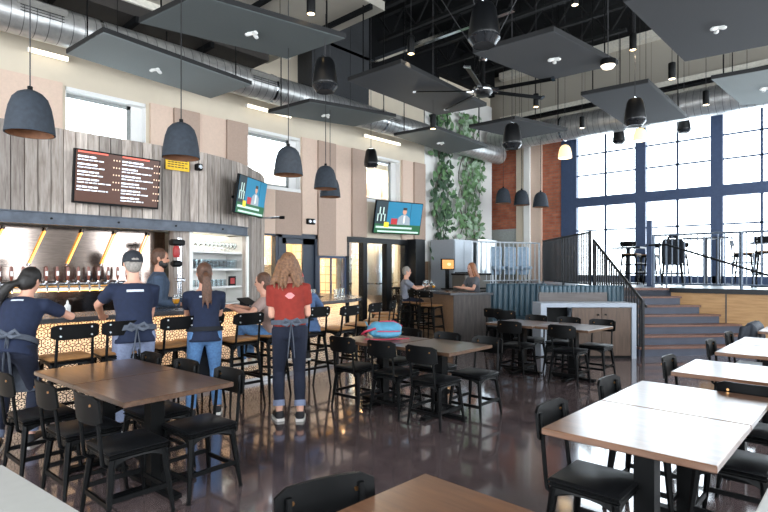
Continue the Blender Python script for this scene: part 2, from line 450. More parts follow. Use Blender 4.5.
# ------------------------------------------------------------------ room shell
YL, XB, HC = 9.5, 16.2, 8.2
def sbox(name, p, q, m, bevel=0): return struct(MB().b2(p, q).build(name, m, bevel=bevel))
sbox('floor', (-3.6, -3.6, -.2), (16.4, 14.2, 0), 'floor')
sbox('ceiling', (-3.6, -3.6, HC), (16.4, 10.9, HC+.15), 'ceil_black')
sbox('ceiling_soffit', (-3.6, 6.1, 5.9), (6.55, 9.5, 6.05), 'soffit')
sbox('ceiling_recess', (-3.6, 8.72, 5.6), (6.05, 9.5, 5.9), 'soffit_dark')
sbox('ceiling_bulkhead', (7.35, 9.0, 5.46), (9.1, 9.5, HC), 'bulkhead')
sbox('ceiling_bulkhead_upper', (9.1, 9.3, 6.3), (12.3, 9.5, HC), 'ceil_black')
sbox('ceiling_bulkhead_end', (12.3, 9.3, 7.2), (15.3, 9.5, HC), 'ceil_black')
# left wall: solid runs and window/door openings
WIN = [(2.73, 4.0), (6.05, 7.42), (9.47, 10.8)]; WZ0, WZ1 = 3.32, 4.47
m = MB()
xs = [-3.6] + [x for w in WIN for x in w] + [15.35]
for i in range(0, len(xs), 2): m.b2((xs[i], YL, 2.33), (xs[i+1], YL+.3, 4.55))
for a, b in WIN:
    m.b2((a, YL, 2.33), (b, YL+.3, WZ0)); m.b2((a, YL, WZ1), (b, YL+.3, 4.55))
m.b2((-3.6, YL, 0), (6.3, YL+.3, 2.33)); m.b2((11.05, YL, 0), (15.35, YL+.3, 2.33))
m.b2((7.92, YL, 1.85), (8.8, YL+.3, 2.33)); m.b2((7.92, YL, 0), (8.8, YL+.3, .8))
m.b2((-3.6, YL, 4.55), (15.35, YL+.3, HC)); m.b2((15.2, YL+.3, 0), (15.35, 10.9, HC)); m.b2((15.35, 10.7, 0), (16.4, 10.9, HC))
struct(m.build('wall_left', 'plaster'))
for i, (a, b) in enumerate(WIN):
    t = MB(); fw = .1
    t.b2((a, YL+.17, WZ0), (b-.2, YL+.2, WZ0+.07)).b2((a, YL+.17, WZ1-.12), (b-.2, YL+.2, WZ1-.06)).b2((b-.26, YL+.17, WZ0), (b-.2, YL+.2, WZ1-.06)).b2((a, YL+.17, WZ0), (a+.06, YL+.2, WZ1-.06))
    o = struct(t.build('window_%d' % (i+1), plain('grey_window_sash_%d' % i, '#8f9492', .5)))
    t = MB().b2((a, YL-.02, WZ0-.07), (b, YL+.3, WZ0+.0)).b2((a, YL+.0, WZ1-.06), (b, YL+.3, WZ1)).b2((b-.2, YL+.14, WZ0), (b, YL+.3, WZ1)).b2((b-.012, YL, WZ0), (b+.0, YL+.3, WZ1)).b2((a, YL, WZ0), (a+.012, YL+.3, WZ1))
    t.build('window_reveal', 'reveal', o)
    MB().b2((a+.06, YL+.18, WZ0+.07), (b-.26, YL+.19, WZ1-.12)).build('pane', 'pane', o)
# felt panels on the upper wall
PAN = [(-1.2, -.2, 'a', 2.3), (-.2, .9, 'b', 2.3), (.9, 1.8, 'a', 2.3), (1.8, 2.68, 'a', 2.3), (4.06, 4.48, 'a', 2.3), (4.48, 4.98, 'b', 2.3), (4.98, 5.55, 'a', 2.3), (5.55, 6.03, 'b', 2.3),
       (7.44, 7.88, 'a', 2.34), (7.88, 8.42, 'b', 1.86), (8.42, 8.95, 'a', 1.86), (8.95, 9.45, 'b', 2.34), (10.85, 11.31, 'a', 2.34), (11.31, 11.8, 'b', 2.34)]
n = 0
for a, b, k, z in PAN:
    n += 1; d = .05 if k == 'a' else .09
    struct(MB().b2((a+.004, YL-d, z), (b-.004, YL, 4.5)).build('trim_%d' % n, 'tan_'+k))
for a, b, k, z in [(6.1, 6.72, 'a', 2.3), (6.72, 7.42, 'b', 2.3)]:
    n += 1; struct(MB().b2((a+.004, YL-.06, z), (b-.004, YL, WZ0-.08)).build('trim_%d' % n, 'tan_'+k))
n += 1; sbox('trim_%d' % n, (-3.6, 9.36, 5.44), (7.3, YL, 5.6), 'flange')
n += 1; sbox('trim_%d' % n, (-3.6, 8.68, 5.78), (6.55, 8.78, 5.9), 'flange')
for x in (1.9, 3.35, 4.9, 6.2):
    n += 1; sbox('trim_%d' % n, (x, 6.1, 5.82), (x+.06, 8.7, 5.9), 'ceil_black')
for x in (2.35, 3.5, 4.8):
    n += 1; sbox('trim_%d' % n, (x, 8.7, 5.5), (x+.07, 9.4, 5.6), 'ceil_black')
# back wall with the tall window
WY0, WY1, BZ0, BZ1 = -3.0, 7.05, 1.155, 5.95
m = MB(); m.b2((XB, WY1, 0), (XB+.3, 10.9, 5.95)); o = MB()
def yzquad(x, y0, y1, z0, z1): return ((x, y1, z0), (x, y0, z0), (x, y0, z1), (x, y1, z1)), [(0, z0), (y1-y0, z0), (y1-y0, z1), (0, z1)]
br = MB()
for y0, y1 in ((WY1+.35, 8.05), (8.95, 10.7)):
    q, uv = yzquad(XB-.02, y0, y1, 2.9 if y0 > 8.9 else 1.155, 5.95)
    br.quad(*q, uv=uv)
    br.b2((XB-.015, y0, 2.9 if y0 > 8.9 else 1.155), (XB, y1, 5.95))
struct(br.build('wall_rear', 'brick'))
struct(m.build('wall_rear_core', 'plaster'))
sbox('wall_rear_upper', (XB, -3.6, BZ1), (XB+.3, 10.9, HC), 'siding')
sbox('wall_rear_side', (XB, -3.6, 0), (XB+.3, WY0, BZ1), 'siding')
sbox('wall_rear_base', (XB, WY0, 0), (XB+.3, WY1, BZ0+.12), 'navy_frame')
sbox('trim_%d' % (n+1), (XB-.12, 8.05, 1.155), (XB, 8.5, 6.3), 'tan_a')
sbox('trim_%d' % (n+2), (XB-.22, 8.42, 1.155), (XB, 8.62, 6.3), 'white_wall')
sbox('trim_%d' % (n+3), (XB-.12, 8.55, 1.155), (XB, 8.95, 6.3), 'plaster')
sbox('trim_%d' % (n+4), (XB-.04, 8.9, 1.155), (XB, 10.7, 2.9), plain('pale_grey_panel', '#a9b0ae', .7))
sbox('trim_%d' % (n+5), (XB-.25, -3.6, 6.55), (XB, 9.5, 6.7), 'flange')
sbox('trim_%d' % (n+6), (XB-.27, -3.6, 6.47), (XB, 9.5, 6.55), 'ceil_black')
sbox('trim_%d' % (n+7), (XB-.3, -3.6, 7.98), (XB, 9.5, HC), 'flange')
sbox('trim_%d' % (n+8), (14.65, YL-.05, 0), (15.36, YL+.02, 6.9), 'white_wall')
sbox('trim_%d' % (n+9), (11.1, YL-.03, 0), (12.0, YL, 1.75), 'counter_side')
sbox('trim_%d' % (n+10), (13.9, YL-.03, 0), (15.0, YL, 1.95), 'deck_face')
sbox('trim_%d' % (n+11), (11.85, YL-.02, 1.76), (14.65, YL, 6.9), 'white_wall')
N = n+11
wf = MB(); fx0, fx1 = XB-.06, XB+.12
th = [7.05, 5.04, 3.15, 1.22, -.75, -2.7]
for y in th: wf.b2((fx0, y-.14, BZ0), (fx1, y+.14, BZ1))
wf.b2((fx0-.01, WY1, BZ0), (fx1, WY1+.35, BZ1))
wf.b2((fx0-.005, WY0, 3.45), (fx1, WY1, 3.74)); wf.b2((fx0, WY0, BZ0), (fx1, WY1, BZ0+.2)); wf.b2((fx0, WY0, BZ1-.15), (fx1, WY1, BZ1))
for a, b in zip(th, th[1:]): wf.b2((XB, (a+b)/2-.03, BZ0), (XB+.06, (a+b)/2+.03, BZ1))
for z in (2.72, 4.42, 5.05): wf.b2((XB, WY0, z-.022), (XB+.06, WY1, z+.022))
o = struct(wf.build('window_4', 'navy_frame'))
MB().b2((XB+.025, WY0, BZ0), (XB+.035, WY1, BZ1)).build('pane', 'pane', o)
# right wall with heightened windows, front wall (behind the camera) with added fill opening
m = MB(); m.b2((-3.6, -3.8, 0), (16.4, -3.5, .8)); m.b2((-3.6, -3.8, 6.0), (16.4, -3.5, HC))
ys = [-3.6] + [y for w in RW for y in w] + [16.4]
for i in range(0, len(ys), 2): m.b2((ys[i], -3.8, .8), (ys[i+1], -3.5, 6.0))
struct(m.build('wall_right', 'white_wall'))
m = MB(); m.b2((-3.8, -3.6, 0), (-3.5, 9.7, .8)); m.b2((-3.8, -3.6, 4.4), (-3.5, 9.7, HC)); m.b2((-3.8, -3.6, .8), (-3.5, -1.5, 4.4)); m.b2((-3.8, 6.5, .8), (-3.5, 9.7, 4.4))
struct(m.build('wall_front', 'white_wall'))

# ------------------------------------------------------------------ rooms seen through the left wall
sbox('wall_brewery', (8.8, 13.6, 0), (15.2, 13.9, 4.2), 'out'); sbox('wall_brewery_side', (14.9, 9.8, 0), (15.2, 13.6, 4.2), 'out')
sbox('ceiling_brewery', (8.8, 9.8, 4.2), (15.2, 13.9, 4.35), 'out'); sbox('wall_brewery_inner', (8.8, 9.8, 0), (8.9, 13.6, 4.2), 'out')
sbox('wall_kitchen', (4.8, 11.6, 0), (8.8, 11.75, 3.2), 'kitchen_tile'); sbox('ceiling_kitchen', (4.8, 9.8, 3.2), (8.8, 11.75, 3.3), 'out')
sbox('wall_kitchen_inner', (4.7, 9.8, 0), (4.8, 11.75, 3.2), 'out')
point('brewery_lamp', (11.2, 11.2, 3.9), 700, (1, .86, .68), .3); point('kitchen_lamp', (6.6, 10.6, 2.9), 260, (1, .8, .55), .2)
# glazed navy door and its side light
m = MB()
def frame(mb, x0, x1, z0, z1, y0, y1, w): mb.b2((x0, y0, z0), (x0+w, y1, z1)).b2((x1-w, y0, z0), (x1, y1, z1)).b2((x0, y0, z1-w), (x1, y1, z1)).b2((x0, y0, z0), (x1, y1, z0+w))
frame(m, 6.3, 6.8, 0, 2.33, YL-.04, YL+.12, .07); frame(m, 6.8, 7.92, 0, 2.33, YL-.05, YL+.12, .1)
d = struct(m.build('door_1', 'navy_door'))
lf = MB(); lf.b2((6.9, YL, .05), (7.04, YL+.06, 2.25)).b2((7.5, YL, .05), (7.84, YL+.06, 2.25)).b2((6.9, YL, 2.1), (7.84, YL+.06, 2.25)).b2((6.9, YL, .05), (7.84, YL+.06, .35)).build('door_leaf', 'navy_door', d)
MB().b2((7.04, YL+.02, .35), (7.5, YL+.03, 2.1)).build('pane', 'pane', d); MB().b2((6.37, YL+.02, .07), (6.73, YL+.03, 2.26)).build('pane', 'pane', d)
MB().tube([(7.0, YL, 1.0), (7.0, YL-.07, 1.0), (7.0, YL-.07, 1.35), (7.0, YL, 1.35)], .014).build('door_handle', 'chrome', d)
# service window with the tiled wall behind
m = MB(); frame(m, 7.92, 8.8, .8, 1.85, YL-.03, YL+.1, .05); m.b2((8.33, YL, .8), (8.36, YL+.04, 1.85))
w5 = struct(m.build('window_5', 'navy_frame')); MB().b2((7.99, YL+.03, .87), (8.73, YL+.04, 1.78)).build('pane', 'pane', w5)
strip(MB(), [(8.78, YL+.32), (8.78, YL+2.08)], .3, 2.8).build('tile_back', 'wtile', w5)
# glazed brewery opening
m = MB(); m.b2((8.8, YL-.08, 2.2), (11.05, YL+.15, 2.33))
for x0, x1 in ((8.8, 8.88), (9.36, 9.5), (10.22, 10.42), (10.95, 11.05)): m.b2((x0, YL-.05, 0), (x1, YL+.12, 2.25))
m.b2((8.8, YL-.03, 0), (11.05, YL+.1, .08)); m.b2((10.42, YL-.03, 1.0), (10.95, YL+.08, 1.06))
w6 = struct(m.build('door_2', 'black_rail'))
for a, b in ((8.88, 9.36), (9.5, 10.22), (10.42, 10.95)): MB().b2((a, YL+.03, .08), (b, YL+.04, 2.2)).build('pane', 'pane', w6)
sbox('trim_%d' % (N+1), (11.05, YL-.35, 0), (11.45, YL, 2.35), 'black_rail')
N += 1
# ------------------------------------------------------------------ weathered board wall above and beside the bar
BW_ = [(-3.5, 7.65), (4.15, 7.65), (4.5, 7.76), (4.9, 7.93), (5.25, 8.16), (5.7, 8.52), (6.05, 8.9), (6.3, 9.3), (6.36, 9.5)]
HZ0, HZ1, TOPZ = 2.12, 2.26, 3.35
path = resample(BW_, .142)
m = MB()
for i, (a, b) in enumerate(zip(path, path[1:])):
    c = ((a[0]+b[0])/2, (a[1]+b[1])/2); w = hypot(b[0]-a[0], b[1]-a[1]); rz = atan2(b[1]-a[1], b[0]-a[0])
    z0 = HZ1-.02 if c[0] < 5.05 else 0
    m.box((c[0], c[1]+.02, (z0+TOPZ)/2), (w-.011, .04+.012*(i % 3), TOPZ-z0), rz)
for x in (3.62, 3.76):  # boarded post between taps and shelves
    m.box((x+.07, 7.72, HZ0/2+.03), (.135, .16, HZ0-.02))
struct(m.build('wall_bar', 'plank'))
p2 = [p for p in resample(BW_, .1) if -3.4 < p[0] < 5.12]
m = MB(); o1, o0 = off(p2, -.07), off(p2, -.012)
for i in range(len(p2)-1):
    a, b, c, d = o1[i], o1[i+1], o0[i+1], o0[i]
    m.prism([a, b, c, d], HZ0, HZ1)
for (a, b) in [(o1, o1)]:
    for i in range(len(p2)-1):
        for z in (HZ0-.006, HZ1-.008):
            q = [off(p2, -.095)[i], off(p2, -.095)[i+1], o1[i+1], o1[i]]; m.prism(q, z, z+.014)
t = thing('steel_header', 'blue-grey steel channel beam running over the taps and glass shelves', 'beam', (0, 0, 0))
m.build('channel', 'bluesteel', t)
for i in range(6, len(p2)-4, 8):
    b = MB(); x, y = o1[i]; b.cyl((x, y+.005, 2.19), (x, y-.012, 2.19), .014, 8).build('bolt', 'black', t)
# stainless back bar
m = MB(); m.b2((-3.5, 8.05, .9), (3.68, 8.12, HZ0)); struct(m.build('wall_tap', 'taupe_panel'))
struct(MB().prism([(-3.5, 7.72), (4.1, 7.72), (5.1, 8.16), (5.1, 8.66), (-3.5, 8.5)], HZ0+.02, HZ0+.06).build('ceiling_back_bar', 'white_wall'))
t = thing('back_counter', 'low stainless back counter under the beer taps', 'counter')
MB().b2((-3.4, 7.5, .86), (3.6, 8.04, .9)).build('worktop', 'inox', t); MB().b2((-3.4, 7.56, 0), (3.6, 8.04, .86)).build('cabinet_body', 'taupe_panel', t)
# tap rail and taps
t = thing('tap_rail', 'horizontal steel beer tap rail with warm glow on the steel wall', 'tap rail')
MB().cyl((1.2, 7.85, 1.36), (3.05, 7.85, 1.36), .035, 14).build('manifold', 'chrome', t)
MB().b2((1.15, 7.9, 1.27), (3.1, 8.04, 1.31)).build('shelf', 'inox', t); MB().b2((1.2, 7.89, 1.262), (3.05, 7.91, 1.27)).build('led_strip', 'led', t)
MB().b2((1.2, 7.93, 1.31), (1.24, 8.05, 1.36)).b2((3.0, 7.88, 1.31), (3.04, 8.05, 1.36)).build('bracket', 'inox', t)
def make_tap():
    t = thing('beer_tap', '', 'beer tap', group='beer taps along the steel tap rail')
    MB().tube([(0, 0, 0), (0, -.07, .01), (0, -.1, -.02), (0, -.1, -.11)], [.014, .014, .014, .01], 8).build('faucet', 'chrome', t, True)
    MB().lathe([(.008, 0), (.012, .03), (.02, .06), (.022, .12), (.017, .19), (.006, .2)], (0, -.06, .02), 10, True).build('tap_handle', wood('tap_handle_wood', '#6b3a2c', '#8f5040', 'Z', .3), t, True)
    MB().lathe([(.018, 0), (.018, .02)], (0, -.06, .012), 10, True).build('collar', 'chrome', t)
    MB().b2((-.014, -.086, .1), (.014, -.079, .16)).build('badge', 'white', t)
    return t
tp = make_tap()
for i in range(15): place(tp, 'wooden-handled beer tap standing in the row on the glowing tap rail', (1.27+i*.124, 7.83, 1.37), 0, first=i == 0)
# slanted warm light tubes on the steel wall
for i, (x, lab) in enumerate([(1.62, 'slanted warm light tube at the left edge of the steel tap wall'), (2.08, 'slanted warm light tube second from left above the taps'), (2.52, 'slanted warm light tube in the middle above the taps'), (2.95, 'slanted warm light tube just left of the capped man'), (3.42, 'slanted warm light tube on the steel wall beside the bartender')]):
    a, b = (x, 8.0, HZ0-.02), (x-.2, 8.02, 1.6); t = thing('light_tube', lab, 'light', group='slanted light tubes on the tap wall')
    A, B = V(a), V(b); MB().cyl(a, b, .011, 8).build('tube', 'led', t); MB().cyl(a, A+(A-B).normalized()*-.05, .018, 8).build('socket', 'chrome', t); MB().cyl(b, B+(A-B).normalized()*.03, .016, 8).build('end_cap', 'chrome', t)
# glass shelves alcove
ax0, ax1 = 3.92, 5.06
def ay(x): return 7.65 if x < 4.15 else 7.65 + (x-4.15)*.44
t = thing('glass_shelving', 'white lit shelving alcove full of beer glasses right of the taps', 'shelf')
m = MB(); m.prism([(ax0, ay(ax0)+.5), (ax1, ay(ax1)+.5), (ax1, ay(ax1)+.54), (ax0, ay(ax0)+.54)], .9, HZ0); m.b2((ax0-.05, 7.63, .9), (ax0, 8.2, HZ0)); m.box((ax1+.02, ay(ax1)+.25, (.9+HZ0)/2), (.05, .55, HZ0-.9), .2)
m.build('surround', 'white_wall', t)
SH = [.98, 1.27, 1.56, 1.84]
for z in SH:
    MB().prism([(ax0, ay(ax0)+.06), (ax1, ay(ax1)+.06), (ax1, ay(ax1)+.5), (ax0, ay(ax0)+.5)], z-.03, z).build('shelf_board', 'white', t)
MB().prism([(ax0+.02, ay(ax0)+.42), (ax1-.06, ay(ax1)+.42), (ax1-.06, ay(ax1)+.45), (ax0+.02, ay(ax0)+.45)], HZ0-.03, HZ0).build('led_strip', 'ledwhite', t)
area('shelf_light', (4.45, 7.95, HZ0-.04), (4.45, 8.1, 1.2), 1.0, .06, 1.6, (1, .9, .78))
def make_glass(kind):
    cat = {'pint': 'pint glass', 'stem': 'stemmed glass', 'mug': 'glass'}[kind]
    prof = {'pint': [(.03, 0), (.034, .05), (.043, .15), (.04, .15), (.03, .01)], 'stem': [(.033, 0), (.006, .008), (.006, .05), (.036, .075), (.04, .11), (.032, .15), (.03, .15), (.037, .11), (.004, .06)], 'mug': [(.04, 0), (.042, .11), (.039, .11), (.037, .008), (0.002, .006)]}[kind]
    o = MB().lathe(prof, n=12, caps=False).build({'pint': 'pint_glass', 'stem': 'stemmed_glass', 'mug': 'tumbler'}[kind], 'glass', smooth=True)
    return tag(o, '', cat)
gp, gs, gm = make_glass('pint'), make_glass('stem'), make_glass('mug')
def row(src, z, n, rows, lab, grp, x0=ax0+.07, x1=ax1-.09, first=True):
    for j in range(rows):
        for i in range(n):
            x = x0+(x1-x0)*(i+.5*(j % 2))/(n-.5); g = src if first and i == 0 and j == 0 else src.copy()
            if g is not src: COL.objects.link(g)
            g.location = (x, ay(x)+.12+.1*j, z+.001); g['label'] = lab; g['group'] = grp
row(gs, SH[3], 11, 2, 'stemmed glass in the rows on the top shelf of the lit alcove', 'stemmed glasses on the top shelf')
row(gp, SH[2], 12, 3, 'clear pint glass in the rows on the second shelf of the lit alcove', 'pint glasses on the second shelf')
row(gm, SH[1], 7, 2, 'clear tumbler on the third shelf of the lit alcove', 'tumblers on the third shelf', ax0+.07, 4.7)
t = thing('framed_card', 'small dark framed card with a red picture on the glass shelves', 'card', (4.86, ay(4.86)+.12, SH[1]+.001), .3)
MB().b2((-.085, -.008, 0), (.085, .008, .16)).build('frame', 'black', t); MB().b2((-.05, -.011, .03), (.05, -.007, .13)).build('picture', 'red', t)

# ------------------------------------------------------------------ the bar
BP = [(-3.3, 5.95), (4.6, 6.0), (5.1, 6.05), (5.55, 6.12), (5.95, 6.24), (6.3, 6.42), (6.55, 6.63), (6.72, 6.88), (6.85, 7.2), (6.9, 7.6), (6.9, 8.4)]
bp = resample(BP, .18)
t = thing('bar', 'long curved bar with dark top and star-patterned hexagon tile front', 'bar')
m = MB(); inn, out_ = off(bp, .66), bp
for i in range(len(bp)-1): m.prism([out_[i], out_[i+1], inn[i+1], inn[i]], 1.02, 1.07)
m.build('bar_top', 'bartop', t)
base = off(bp, .3)
b = MB(); strip(b, base, .02, 1.02).build('tile_front', 'tile', t)
m = MB(); bi, bo = off(bp, .62), off(bp, .305)
for i in range(len(bp)-1): m.prism([bo[i], bo[i+1], bi[i+1], bi[i]], .0, 1.02)
m.build('bar_body', 'counter_end', t)
m = MB(); f1, f2 = off(bp, .285), off(bp, .31)
for i in range(len(bp)-1): m.prism([f1[i], f1[i+1], f2[i+1], f2[i]], 0, .06)
m.build('kick_plate', 'steelbolt', t)
MB().tube([(x, y, 1.012) for x, y in off(bp, .2)], .006, 6).build('led_strip', 'led', t)

# ------------------------------------------------------------------ screens and signs on the walls
t = thing('menu_screen', 'wide brown menu screen on the board wall above the taps', 'screen', (2.79, 7.6, 2.76), 0)
TL = M4.Rotation(R(7), 3, 'X')
def tb(c, d): return MB().box(TL @ V(c), d, rot=TL)
tb((0, -.1, 0), (1.1, .05, .69)).build('casing', 'black', t)
m = MB().box((0, -.02, 0), (.3, .14, .3)).build('wall_mount', 'black', t)
scr = tb((0, -.128, .005), (1.06, .006, .645)).build('display', glow('menu_brown', '#4a2a1c', .25), t)
MT['mtext'] = glow('menu_white', '#dfe8f2', .75); hd, pr_ = MB(), MB(); rr = random.Random(3)
def seg(mb, x0, x1, z, h): c = TL @ V(((x0+x1)/2, -.133, z)); mb.box(c, (x1-x0, .003, h), rot=TL)
for colx, z0, rows in ((-.51, .285, 10), (.03, .285, 12)):
    seg(hd, colx, colx+.36, .315, .022)
    for r_ in range(rows):
        tx = MB()
        z = z0-.03-(r_//2)*.096-(r_ % 2)*.04; x = colx; end = colx+(rr.uniform(.2, .28) if r_ % 2 == 0 else rr.uniform(.3, .42))
        while x < end:
            w = rr.uniform(.03, .09); seg(tx, x, min(x+w, end), z, .014 if r_ % 2 else .022); x += w+.012
        tx.build('menu_line', MT['mtext'], t)
        if r_ % 2 == 0:
            for k in range(3): seg(pr_, colx+.43+k*.035, colx+.441+k*.035, z, .018)
MT_ = scr.data.materials[0].node_tree.nodes['Principled BSDF']; MT_.inputs['Roughness'].default_value = .3; MT_.inputs['Specular IOR Level'].default_value = .35; hd.build('heading', glow('menu_red', '#d9604f', .45), t); pr_.build('prices', glow('menu_price', '#ffd9b8', .5), t)
def tv(name, lab, loc, rz, w, h, tilt):
    t = thing(name, lab, 'television', loc, rz); T = M4.Rotation(R(tilt), 3, 'X')
    def bx(mb, x0, x1, z0, z1, y): mb.box(T @ V(((x0+x1)/2*w, y, (z0+z1)/2*h)), ((x1-x0)*w, .004, (z1-z0)*h), rot=T); return mb
    MB().box(T @ V((0, 0, 0)), (w, .05, h), rot=T, bev=.008).build('casing', 'black', t)
    s = bx(MB(), -.485, .485, -.475, .475, -.027).build('display', glow(name+'_blue', '#0f6e90', .4), t)
    p = MB()
    bx(p, -.485, -.25, -.475, .475, -.029); p.build('side_banner', glow(name+'_dark', '#1d2c33', .4), s)
    p = MB(); bx(p, -.485, .485, -.475, -.2, -.031); p.build('desk_graphic', glow(name+'_green', '#17552f', .4), s)
    p = MB(); bx(p, -.46, .3, -.33, -.27, -.033); bx(p, -.42, .45, -.45, -.4, -.033)
    for k in range(5): bx(p, -.45+.035*k, -.43+.035*k, -.12+.2*(k % 2), .1+.2*(k % 2), -.033)
    p.build('caption_bars', glow(name+'_pale', '#b9cfc6', .42), s)
    p = MB(); bx(p, -.16, -.03, -.2, -.02, -.032); p.build('red_graphic', glow(name+'_red', '#a8242a', .42), s)
    p = MB(); bx(p, -.3, -.2, -.3, -.14, -.034); p.build('yellow_graphic', glow(name+'_yellow', '#d8c030', .42), s)
    p = MB(); q = [(-.03, -.2), (.25, -.2), (.23, .02), (.17, .09), (.11, .12), (.05, .09), (-.01, .02)]; p.add([T @ V((x*w, -.0335, z*h)) for x, z in q], [list(range(7))]); p.build('presenter_suit', glow(name+'_suit', '#8b949c', .42), s)
    p = MB(); c = T @ V((.11*w, -.034, .21*h)); p.lathe([(.001, 0), (.055*w*.8, 0)], (0, 0, 0), 14); p.v = [tuple(T @ V((x, 0, y*1.25)) + c) for x, y, z in p.v]; p.build('presenter_face', glow(name+'_face', '#b98a70', .42), s)
    p = MB(); bx(p, .07, .15, .25, .33, -.036); p.build('presenter_hair', glow(name+'_hair', '#2a1c16', .4), s)
    p = MB(); bx(p, .05, .21, -.06, -.02, -.036) if False else bx(p, .095, .125, -.15, .08, -.036); p.build('presenter_shirt', glow(name+'_shirt', '#d8dde0', .4), s)
    p = MB(); bx(p, .235, .245, -.2, .475, -.031); p.build('screen_seam', glow(name+'_seam', '#0e4256', .8), s)
    return t
t = tv('wall_television', 'tilted television on an arm at the curved end of the board wall', (4.95, 7.66, 2.75), R(31), 1.02, .62, 9)
MB().tube([(0, .02, 0), (-.1, .3, 0), (-.3, .42, 0)], .025, 8).build('mount_arm', 'black', t)
t = tv('wall_television', 'large tilted television on the far wall below the last window', (10.28, 9.1, 2.86), R(-12), 1.5, .84, 12)
MB().box((0, .2, 0), (.5, .35, .3)).build('mount_arm', 'black', t)
t = thing('warning_sign', 'yellow warning sign on the board wall behind a hanging shade', 'sign', (3.66, 7.585, 3.10), 0)
MB().b2((-.18, 0, -.09), (.18, .012, .09)).build('plate', 'yellow', t)
m = MB()
for k, w in enumerate((.26, .3, .22, .28)):
    x = -.15
    while x < -.15+w: m.b2((x, -.003, .052-k*.034), (x+.04, 0, .066-k*.034)); x += .052
m.build('printed_lines', 'ink', t)
t = thing('cctv_box', 'small dark box on the board wall beside the yellow sign', 'wall box', (3.98, 7.63, 3.10)); MB().box((0, -.06, 0), (.09, .09, .1), bev=.01).build('body', 'black', t); MB().cyl((0, -.1, 0), (0, -.125, 0), .03).build('lens', 'chrome', t)
t = thing('support_bracket', 'short steel arm sticking out below the tilted bar television', 'bracket', (5.62, 8.38, 2.5)); MB().tube([(0, .05, 0), (.1, -.2, -.01), (.24, -.3, 0)], .018, 8).build('arm', 'chrome', t); MB().cyl((.22, -.29, 0), (.3, -.34, 0), .03, 10).build('knob', 'black', t)
t = thing('exit_light', 'small dark twin-lamp emergency light on the pale wall panel', 'emergency light', (7.66, 9.42, 2.62)); MB().box((0, 0, 0), (.22, .06, .13), bev=.01).build('housing', 'black', t); MB().cyl((-.06, -.03, 0), (-.06, -.06, 0), .035).build('lamp_head', 'steelbolt', t); MB().cyl((.06, -.03, 0), (.06, -.06, 0), .035).build('lamp_head', 'steelbolt', t)
# ------------------------------------------------------------------ overhead: ducts, acoustic panels, lamps, speakers, fan
def ring(mb, c, ax, r, w, n=24):
    a = [0, 0, 0]; a[ax] = w/2; mb.cyl([c[i]-a[i] for i in range(3)], [c[i]+a[i] for i in range(3)], r, n)
t = thing('spiral_duct', 'long galvanised spiral duct running along the left wall above the felt panels', 'duct', (-3.4, 8.9, 5.14))
MB().cyl((0, 0, 0), (18.3, 0, 0), .27, 32).build('duct_body', 'duct', t, True)
for x in (3.2, 6.4, 9.6, 12.8, 16): m = MB(); ring(m, (x, 0, 0), 0, .282, .05); m.build('collar', 'chrome', t, True)
for x in (5.25, 8.95, 12.6):
    g = MB().box((x+.35, -.235, .06), (.62, .05, .22), rot=M4.Rotation(R(15), 3, 'X')).build('register', 'register', t)
    q = MB()
    for k in range(5): q.box((x+.35, -.264, -.02+k*.04), (.54, .012, .012), rot=M4.Rotation(R(15), 3, 'X'))
    q.build('louvre', 'black', g)
for x in (4.2, 7.5, 11, 14.5): MB().cyl((x, 0, .26), (x, 0, .75), .012, 6).build('hanger_rod', 'black', t)
t = thing('spiral_duct', 'thick galvanised duct running across in front of the tall rear window', 'duct', (15.0, 9.2, 5.66), -pi/2)
MB().cyl((0, 0, 0), (12.6, 0, 0), .36, 32).build('duct_body', 'duct', t, True)
for x in (2.4, 5.2, 8.0, 10.8): m = MB(); ring(m, (x, 0, 0), 0, .372, .05); m.build('collar', 'chrome', t, True)
for x in (1.5, 4, 6.6, 9.3): MB().cyl((x, 0, .3), (x, 0, 2.5), .012, 6).build('hanger_rod', 'black', t)
# linear lights on the wall below the duct
for x0, x1, lab in ((2.2, 2.75, 'linear wall light under the duct at the far left'), (6.0, 7.1, 'linear wall light under the duct above the second window'), (9.35, 10.7, 'linear wall light under the duct above the last window')):
    t = thing('linear_light', lab, 'light', (x0, YL-.06, 4.86)); MB().b2((0, -.04, 0), (x1-x0, .05, .05)).build('housing', 'white', t); MB().b2((.01, -.055, -.02), (x1-x0-.01, -.02, .045)).build('diffuser', 'ledwhite', t)
